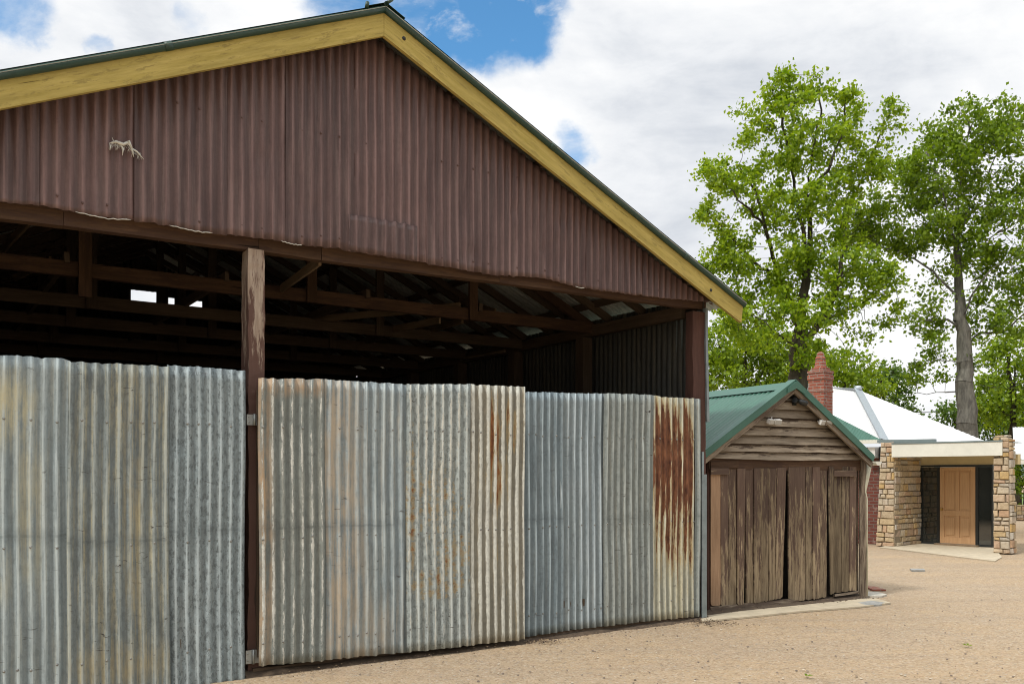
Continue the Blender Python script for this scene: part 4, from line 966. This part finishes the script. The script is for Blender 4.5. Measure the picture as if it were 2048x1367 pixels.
# ================================================================== TREES
def colonize(skel, blobs, npts, step, kill, seed, Y, infl=3.5, iters=140, gap=.0, up=.05):
    rs = np.random.RandomState(seed); pos = []; par = []; s = Y/F
    for poly in skel:
        P = [at(x, y, Y+(z_ if len(p) > 2 else 0)) if False else at(p[0], p[1], Y+(p[2] if len(p) > 2 else 0)) for p in poly for x, y, z_ in [(0, 0, 0)]]
        # attach to nearest existing node
        if pos:
            d = [(V3(q)-P[0]).length for q in pos]; last = int(np.argmin(d))
        else: pos.append(np.array(P[0])); par.append(-1); last = 0
        prev = V3(pos[last])
        for p in P[(0 if len(pos) > 1 else 1):]:
            n = max(1, int((p-prev).length/step))
            for i in range(1, n+1):
                q = prev.lerp(p, i/n)+V3(rs.normal(0, .03, 3)); pos.append(np.array(q)); par.append(last); last = len(pos)-1
            prev = p
    at_ = []; wts = np.array([b[2]*b[3]*(b[5] if len(b) > 5 else 1) for b in blobs]); wts = wts/wts.sum()
    while len(at_) < npts:
        k = rs.choice(len(blobs), p=wts); b = blobs[k]; q = rs.normal(0, 1, 3); q = q/np.linalg.norm(q)*rs.random()**.36
        c = at(b[0], b[1], Y); dz = b[4] if len(b) > 4 else 0
        p = np.array(c)+np.array([q[0]*b[2]*s, q[1]*min(b[2], 110)*s*1.0+dz, q[2]*b[3]*s])
        if noise.noise(V3(p)*.9+V3((seed*3, 0, 0))) < gap-.12 and rs.random() < .92: continue
        at_.append(p)
    A = np.array(at_); alive = np.ones(len(A), bool); nd = np.full(len(A), 1e9); ni = np.zeros(len(A), int)
    def upd(start):
        for j0 in range(start, len(pos), 64):
            Q = np.array(pos[j0:j0+64]); d = np.linalg.norm(A[:, None]-Q[None], axis=2); k = d.argmin(1); dm = d[np.arange(len(A)), k]
            b = dm < nd; nd[b] = dm[b]; ni[b] = k[b]+j0
    upd(0); cnt = {}
    for it in range(iters):
        alive &= nd > kill
        act = alive & (nd < infl)
        if not act.any(): break
        start = len(pos); dirs = {}
        ia = np.where(act)[0]; pa = np.array(pos)[ni[ia]]; dv = A[ia]-pa; dv /= np.linalg.norm(dv, axis=1)[:, None]
        acc = np.zeros((start, 3)); np.add.at(acc, ni[ia], dv)
        for j in np.unique(ni[ia]):
            if cnt.get(j, 0) > 3: continue
            v = acc[j]/(np.linalg.norm(acc[j])+1e-6)+rs.normal(0, .16, 3)+np.array([0, 0, up]); v /= np.linalg.norm(v)
            pos.append(pos[j]+v*step); par.append(int(j)); cnt[j] = cnt.get(j, 0)+1
        if len(pos) == start or len(pos) > 14000: break
        upd(start)
    return np.array(pos), np.array(par)

def make_tree(name, label, cat, skel, blobs, Y, npts, r_trunk, mats, seed, step=.3, kill=.42, leaves=9, lsize=.13, spread=.2, gap=0., expo=2.3, tipr=.008, group=None, bare=0., leafmax=.03, up=.05, taper=None, ntrunk=0):
    pos, par = colonize(skel, blobs, npts, step, kill, seed, Y, gap=gap, up=up)
    N = len(pos); rs = np.random.RandomState(seed+5); rad = np.zeros(N); nch = np.zeros(N, int)
    for i in range(N-1, 0, -1):
        if rad[i] == 0: rad[i] = tipr**expo
        rad[par[i]] += rad[i]; nch[par[i]] += 1
    rad = rad**(1/expo); k = r_trunk/rad[0]
    rad = np.where(rad > tipr*2, np.maximum(rad*k**(np.log(rad/tipr)/np.log(rad[0]/tipr)), tipr), rad)
    base = V3(pos[0]); base.z = 0
    if taper:
        h = pos[:, 2]-pos[0, 2]; H_ = h.max(); rad = np.where(rad > .05, rad*np.clip(1-h/H_*taper, .25, 1), rad)
    t = thing(name, label, cat, loc=base, group=group)
    m = MB(); b = np.array(base)
    for i in range(1, N):
        p = par[i]; r1 = rad[i]; r0 = min(rad[p], r1*1.35); n = 7 if r1 > .06 else (5 if r1 > .02 else 3)
        a = V3(pos[p]-b); c = V3(pos[i]-b); d = (c-a)
        if d.length < 1e-5: continue
        a = a-d.normalized()*r0*.3; m.tube([a, c], [r0, r1], n, cap=False)
    # root down to the ground
    m.tube([V3(pos[0]-b), V3((0, 0, -.1))], [rad[0], rad[0]*1.25], 9)
    m.build('trunk', mats[0], t)
    tips = np.where(rad < leafmax)[0]
    nz_ = np.array([noise.noise(V3(pos[i])*1.5+V3((seed, 0, 0))) for i in tips]); tips = tips[(nch[tips] == 0) | (nz_ > .2)]
    if True:
        nz2 = np.array([noise.noise(V3(pos[i])*.75+V3((seed+9, 0, 0))) for i in tips]); tips = tips[nz2 > -.36]

    L = int(leaves*3.0); n = len(tips)*L
    c = np.repeat(pos[tips]-b, L, axis=0)+rs.normal(0, 1, (n, 3))*np.array([1, 1, .75])*spread*np.repeat(rs.uniform(.7, 1.35, len(tips)), L)[:, None]
    d = rs.normal(0, 1, (n, 3)); d[:, 2] -= .25; d /= np.linalg.norm(d, axis=1)[:, None]
    q = rs.normal(0, 1, (n, 3)); q[:, :] += np.array([0, 0, 0.0]); sd = np.cross(d, q); sd /= np.linalg.norm(sd, axis=1)[:, None]
    sz = (lsize*(.55+.9*rs.random(n)))[:, None]
    nrm = np.cross(d, sd)
    V = np.stack([c, c+d*sz*.45+sd*sz*.36+nrm*sz*.12, c+d*sz, c+d*sz*.5-sd*sz*.36+nrm*sz*.12], axis=1).reshape(-1, 3)
    me = bpy.data.meshes.new('crown'); me.vertices.add(n*4); me.vertices.foreach_set('co', V.astype(np.float32).ravel())
    me.loops.add(n*4); me.loops.foreach_set('vertex_index', np.arange(n*4, dtype=np.int32)); me.polygons.add(n); me.polygons.foreach_set('loop_start', np.arange(0, n*4, 4, dtype=np.int32))
    me.materials.append(mats[1]); me.update(calc_edges=True); me.validate()
    o = bpy.data.objects.new('crown', me); col.objects.link(o); o.parent = t
    print(name, 'nodes', N, 'leaves', n); return t

make_tree('oak_tree', 'tall lime green spring oak rising behind the small green-roofed shed', 'tree',
    [[(1595, 830), (1597, 770), (1598, 710), (1600, 660), (1606, 600), (1612, 540), (1606, 450), (1590, 380), (1575, 300), (1560, 220)],
     [(1600, 690), (1650, 640), (1680, 560, -1), (1720, 500, -1.5)], [(1612, 540), (1622, 470, 1), (1612, 400, 1), (1625, 320), (1640, 220), (1640, 160)],
     [(1600, 650), (1560, 560, 1), (1530, 450), (1510, 380), (1480, 330)], [(1560, 560, 1), (1500, 520), (1460, 470), (1440, 450)],
     [(1530, 450), (1480, 400, -1), (1430, 345, -1)], [(1680, 560, -1), (1695, 420, 1), (1730, 340, 1), (1775, 240)], [(1612, 400, 1), (1660, 330, -1), (1690, 250), (1690, 190)],
     [(1598, 700), (1520, 640, -2), (1450, 600, -2)], [(1650, 640), (1740, 600), (1790, 580)]],
    [(1560, 190, 42, 55), (1640, 180, 50, 48), (1690, 205, 40, 60), (1600, 270, 95, 85), (1685, 290, 60, 70), (1510, 250, 40, 50), (1780, 235, 33, 55), (1762, 320, 38, 50), (1720, 310, 38, 45), (1412, 335, 30, 34), (1452, 372, 40, 36), (1425, 440, 35, 45),
     (1475, 455, 62, 62), (1550, 400, 85, 95), (1640, 420, 90, 95), (1715, 440, 40, 70), (1440, 510, 48, 42), (1520, 530, 82, 62), (1610, 545, 100, 70), (1700, 540, 60, 60), (1755, 555, 45, 50), (1580, 630, 120, 52), (1690, 630, 75, 45), (1660, 680, 90, 35), (1500, 650, 65, 45), (1765, 610, 36, 32), (1560, 690, 90, 35), (1600, 720, 70, 22), (1680, 720, 60, 22)],
    30, 3400, .34, (M['barkA'], M['leafA']), 11, leaves=26, lsize=.125, spread=.165, gap=.06, kill=.38, step=.27, taper=.5)
make_tree('plane_tree', 'tall grey-trunked tree with deeper green crown standing right of the oak', 'tree',
    [[(1937, 900), (1934, 860), (1931, 760), (1926, 680), (1920, 600), (1914, 500), (1918, 400), (1926, 320), (1940, 240)],
     [(1920, 600), (1893, 570), (1870, 545), (1830, 515), (1780, 500), (1740, 480)], [(1914, 500), (1895, 430, -1), (1880, 360, -1), (1850, 300)], [(1916, 470), (1950, 400, 1), (1985, 330, 1), (2010, 270)],
     [(1923, 640), (1950, 580, -1), (1990, 530, -1.5), (2060, 500, -2)], [(1918, 540), (1985, 470, 1), (2060, 430, 2)], [(1931, 785), (1890, 783), (1855, 788), (1815, 790)], [(1932, 780), (1960, 770), (2000, 774), (2080, 776)],
     [(1926, 660), (1895, 640), (1850, 640), (1800, 640)], [(1927, 690), (1960, 665, 1), (2010, 665, 1)], [(1928, 720), (1870, 722, -1), (1830, 735, -1)]],
    [(1950, 245, 75, 45), (1880, 275, 50, 45), (2020, 245, 45, 50), (1860, 330, 80, 45), (1960, 320, 100, 60), (2050, 330, 60, 90), (1810, 390, 80, 50), (1900, 400, 80, 50), (2000, 420, 100, 60), (1760, 440, 75, 35), (1720, 470, 50, 28), (1820, 465, 90, 32),
     (1960, 500, 70, 40), (2040, 520, 70, 70), (1990, 580, 60, 35), (1870, 600, 35, 20), (1820, 640, 65, 24, 0, .8), (1870, 650, 50, 22, 0, .8), (1885, 700, 45, 28, 0, .8), (1985, 640, 55, 30, 0, .8), (2060, 620, 60, 60), (1850, 745, 50, 30, 0, .25), (1960, 700, 40, 30, 0, .4), (1890, 560, 40, 25, 0, .6), (1880, 480, 60, 30)],
    32, 2900, .38, (M['barkB'], M['leafB']), 23, leaves=27, lsize=.13, spread=.19, gap=.06, kill=.4, step=.3, taper=1.0)
bgt = 'trees beyond the house'
def simple(name, label, px, pyb, blobs, Y, n, mat, seed, r=.25, leaves=30, ls=.17, sp=.26, gap=-.06):
    topx, topy = blobs[0][0], blobs[0][1]
    make_tree(name, label, 'tree', [[(px, pyb), (px, (pyb+topy)/2), (topx, topy)]]+[[(px, (pyb+topy)/2+15), (b[0], b[1])] for b in blobs[1:4]], blobs, Y, n, r, (M['barkA'], M[mat]), seed, leaves=leaves, lsize=ls, spread=sp, gap=gap, step=.42, kill=.5, group=bgt, leafmax=.05)
simple('maple_tree', 'bright yellow green tree between the tall open shed and the oak trunk', 1490, 880, [(1490, 700, 80, 55), (1440, 690, 50, 60), (1540, 720, 70, 50), (1470, 760, 90, 40), (1560, 770, 60, 35)], 40, 1700, 'leafD', 31)
simple('shade_tree', 'mid green leafy tree behind the brick chimney and oak trunk', 1690, 860, [(1690, 735, 55, 35), (1640, 740, 50, 35), (1720, 765, 55, 30), (1600, 750, 40, 30), (1660, 770, 60, 25)], 42, 1300, 'leafD', 37)
simple('evergreen_tree', 'dark green tree sloping down behind the white hip roof', 1775, 880, [(1760, 765, 42, 42), (1785, 795, 36, 30), (1735, 750, 30, 30), (1810, 820, 25, 18)], 46, 700, 'leafC', 41)
simple('garden_tree', 'bright green tree at the right edge beyond the grey trunk', 2030, 940, [(2030, 730, 60, 60), (1990, 800, 50, 50), (2050, 820, 60, 60), (2010, 680, 30, 30), (2060, 760, 60, 70)], 42, 2400, 'leafD', 43)
simple('laurel_tree', 'dark bushy tree low behind the grey trunk and white roof', 1930, 950, [(1960, 840, 60, 32), (1905, 830, 22, 30), (2010, 870, 50, 40), (1940, 880, 50, 30), (2040, 840, 60, 50)], 48, 2000, 'leafC', 47)
simple('lilly_tree', 'low green shrub tree beyond the far stone garden wall', 2060, 1000, [(2060, 900, 35, 50), (2045, 960, 25, 30), (2080, 960, 30, 40)], 38, 500, 'leafB', 53)
# power cable
m = MB(); m.tube([at(1700+i*20, 822+2*math.sin(i/12*3.14), 70) for i in range(20)], .03, 5); o = m.build('power_cable', M['wire']); tag(o, 'thin power cable strung behind the grey tree trunk', 'cable')
# distant wooded hills
m = MB(); xs2 = [(-600+i*40) for i in range(41)]
for i in range(40):
    f = lambda x: 16+9*noise.noise(V3((x*.004, 1, 0)))+2.5*noise.noise(V3((x*.05, 3, 0)))
    x0, x1 = xs2[i], xs2[i+1]; q = [m.add((x0, 520, -1)), m.add((x1, 520, -1)), m.add((x1, 560, f(x1))), m.add((x0, 560, f(x0))), m.add((x0, 640, -1)), m.add((x1, 640, -1))]
    m.face(q[:4], None, 0, True); m.face((q[3], q[2], q[5], q[4]), None, 0, True)
M['hill'] = plain('wooded_hill', (.06, .09, .07), .95, 0, .3, .05)
tag(m.build('hills', M['hill']), kind='structure')
m = MB(); r = random.Random(9)
def chips(n, f, spread, smax=.022):
    for i in range(n):
        p = f(r.random()); p = p+V3((r.gauss(0, spread), r.gauss(0, spread), .004+r.random()*.012)); a = r.random()*6.28; L = r.uniform(.006, smax); W_ = L*r.uniform(.3, .8)
        d = V3((math.cos(a), math.sin(a), r.uniform(-.3, .3)))*L; e_ = V3((-math.sin(a), math.cos(a), r.uniform(-.3, .3)))*W_; mi = 0 if r.random() < .6 else 1
        q = [m.add(p+k_) for k_ in (-d, e_*.9, d, -e_)]; t_ = m.add(p+V3((0, 0, L*.5))); 
        for k_ in range(4): m.face((q[k_], q[(k_+1) % 4], t_), [(0, 0)]*3, mi)
chips(520, lambda t: SF.o+SF.u*(SW*t)+SF.v*-.12, .07); chips(260, lambda t: BF.o+BF.u*(UR*t)+BF.v*-.2, .09, .016); chips(120, lambda t: BF.o+BF.u*(BF.hit(1060, 1280)[0]+.1*t)+BF.v*-.2, .08, .02); chips(150, lambda t: gnd(1405+30*t, 1245)+V3((0, 0, 0)), .12)
M['chip1'] = plain('dark_litter', (.07, .045, .03), .9); M['chip2'] = plain('tan_litter', (.24, .17, .1), .9)
tag(m.build('leaf_litter', [M['chip1'], M['chip2']]), 'dark bark and leaf litter along the foot of the sheds', 'litter', kind='stuff')
# soil bank piled against the gates and shed
for nm, fr_, u0_, u1_, v_, lb in (('soil_bank', BF, us2[0]-.1, UR+.1, .02, 0), ('soil_bank', SF, .0, SW-.03, .03, 0)):
    m = MB(); n = 60; rows_ = []
    for i in range(n+1):
        u = u0_+(u1_-u0_)*i/n; hh = .035+.025*noise.noise(V3((u*2.3, 1, v_*9))); wd_ = .13+.06*noise.noise(V3((u*3, 7, v_)))
        P_ = lambda v, z: fr_.o+fr_.u*u+fr_.v*v+V3((0, 0, z))
        rows_.append([m.add(P_(v_+.1, -.03)), m.add(P_(v_+.05, hh)), m.add(P_(v_-.02, hh*.9)), m.add(P_(v_-wd_*.6, hh*.35)), m.add(P_(v_-wd_, -.02))])
    for i in range(n):
        for k in range(4): m.face((rows_[i][k], rows_[i+1][k], rows_[i+1][k+1], rows_[i][k+1])[::-1], None, 0, True)
    tag(m.build(nm, M['soil']), kind='structure')
# scattered leaf litter and pebbles
m = MB(); r = random.Random(4)
for i in range(420):
    px = r.uniform(530, 2040); py = r.uniform(1215, 1366) if r.random() < .75 else r.uniform(1130, 1215)
    lim = 1350-(px-520)*.118
    if px < 1400 and py < lim: continue
    if px < 1790 and py < 1243-(px-1400)*.09: continue
    p = gnd(px, py); s_ = r.uniform(.005, .014); a = r.random()*6.28
    m.dome(p+V3((0, 0, -.006)), (r.uniform(-.2, .2), r.uniform(-.2, .2), 1), s_, 0 if r.random() < .6 else 1)
M['peb1'] = plain('dark_pebble', (.16, .125, .1), .9); M['peb2'] = plain('pale_pebble', (.5, .43, .33), .9)
tag(m.build('pebbles', [M['peb1'], M['peb2']]), 'loose pebbles on the gravel', 'pebbles', kind='stuff')
for k, (x, y, mt, lb) in enumerate(((1612, 1353, 'leafB', 'green fallen leaf on the gravel at the bottom centre right'), (1935, 1291, 'leafB', 'small green weed in the gravel near the right edge'))):
    m = MB(); p = gnd(x, y); 
    for i in range(4 if k else 2):
        a = 1.3*i+k; d = V3((math.cos(a), math.sin(a), .25)); s_ = V3((-math.sin(a), math.cos(a), .1)); L = .07
        q = [m.add(c) for c in (V3((0, 0, .008)), d*L*.5+s_*L*.22+V3((0, 0, .012)), d*L, d*L*.5-s_*L*.22+V3((0, 0, .012)))]; m.face(q)
    o = m.build('weed' if k else 'fallen_leaf', M[mt]); o.location = p; tag(o, lb, 'leaf' if not k else 'weed')
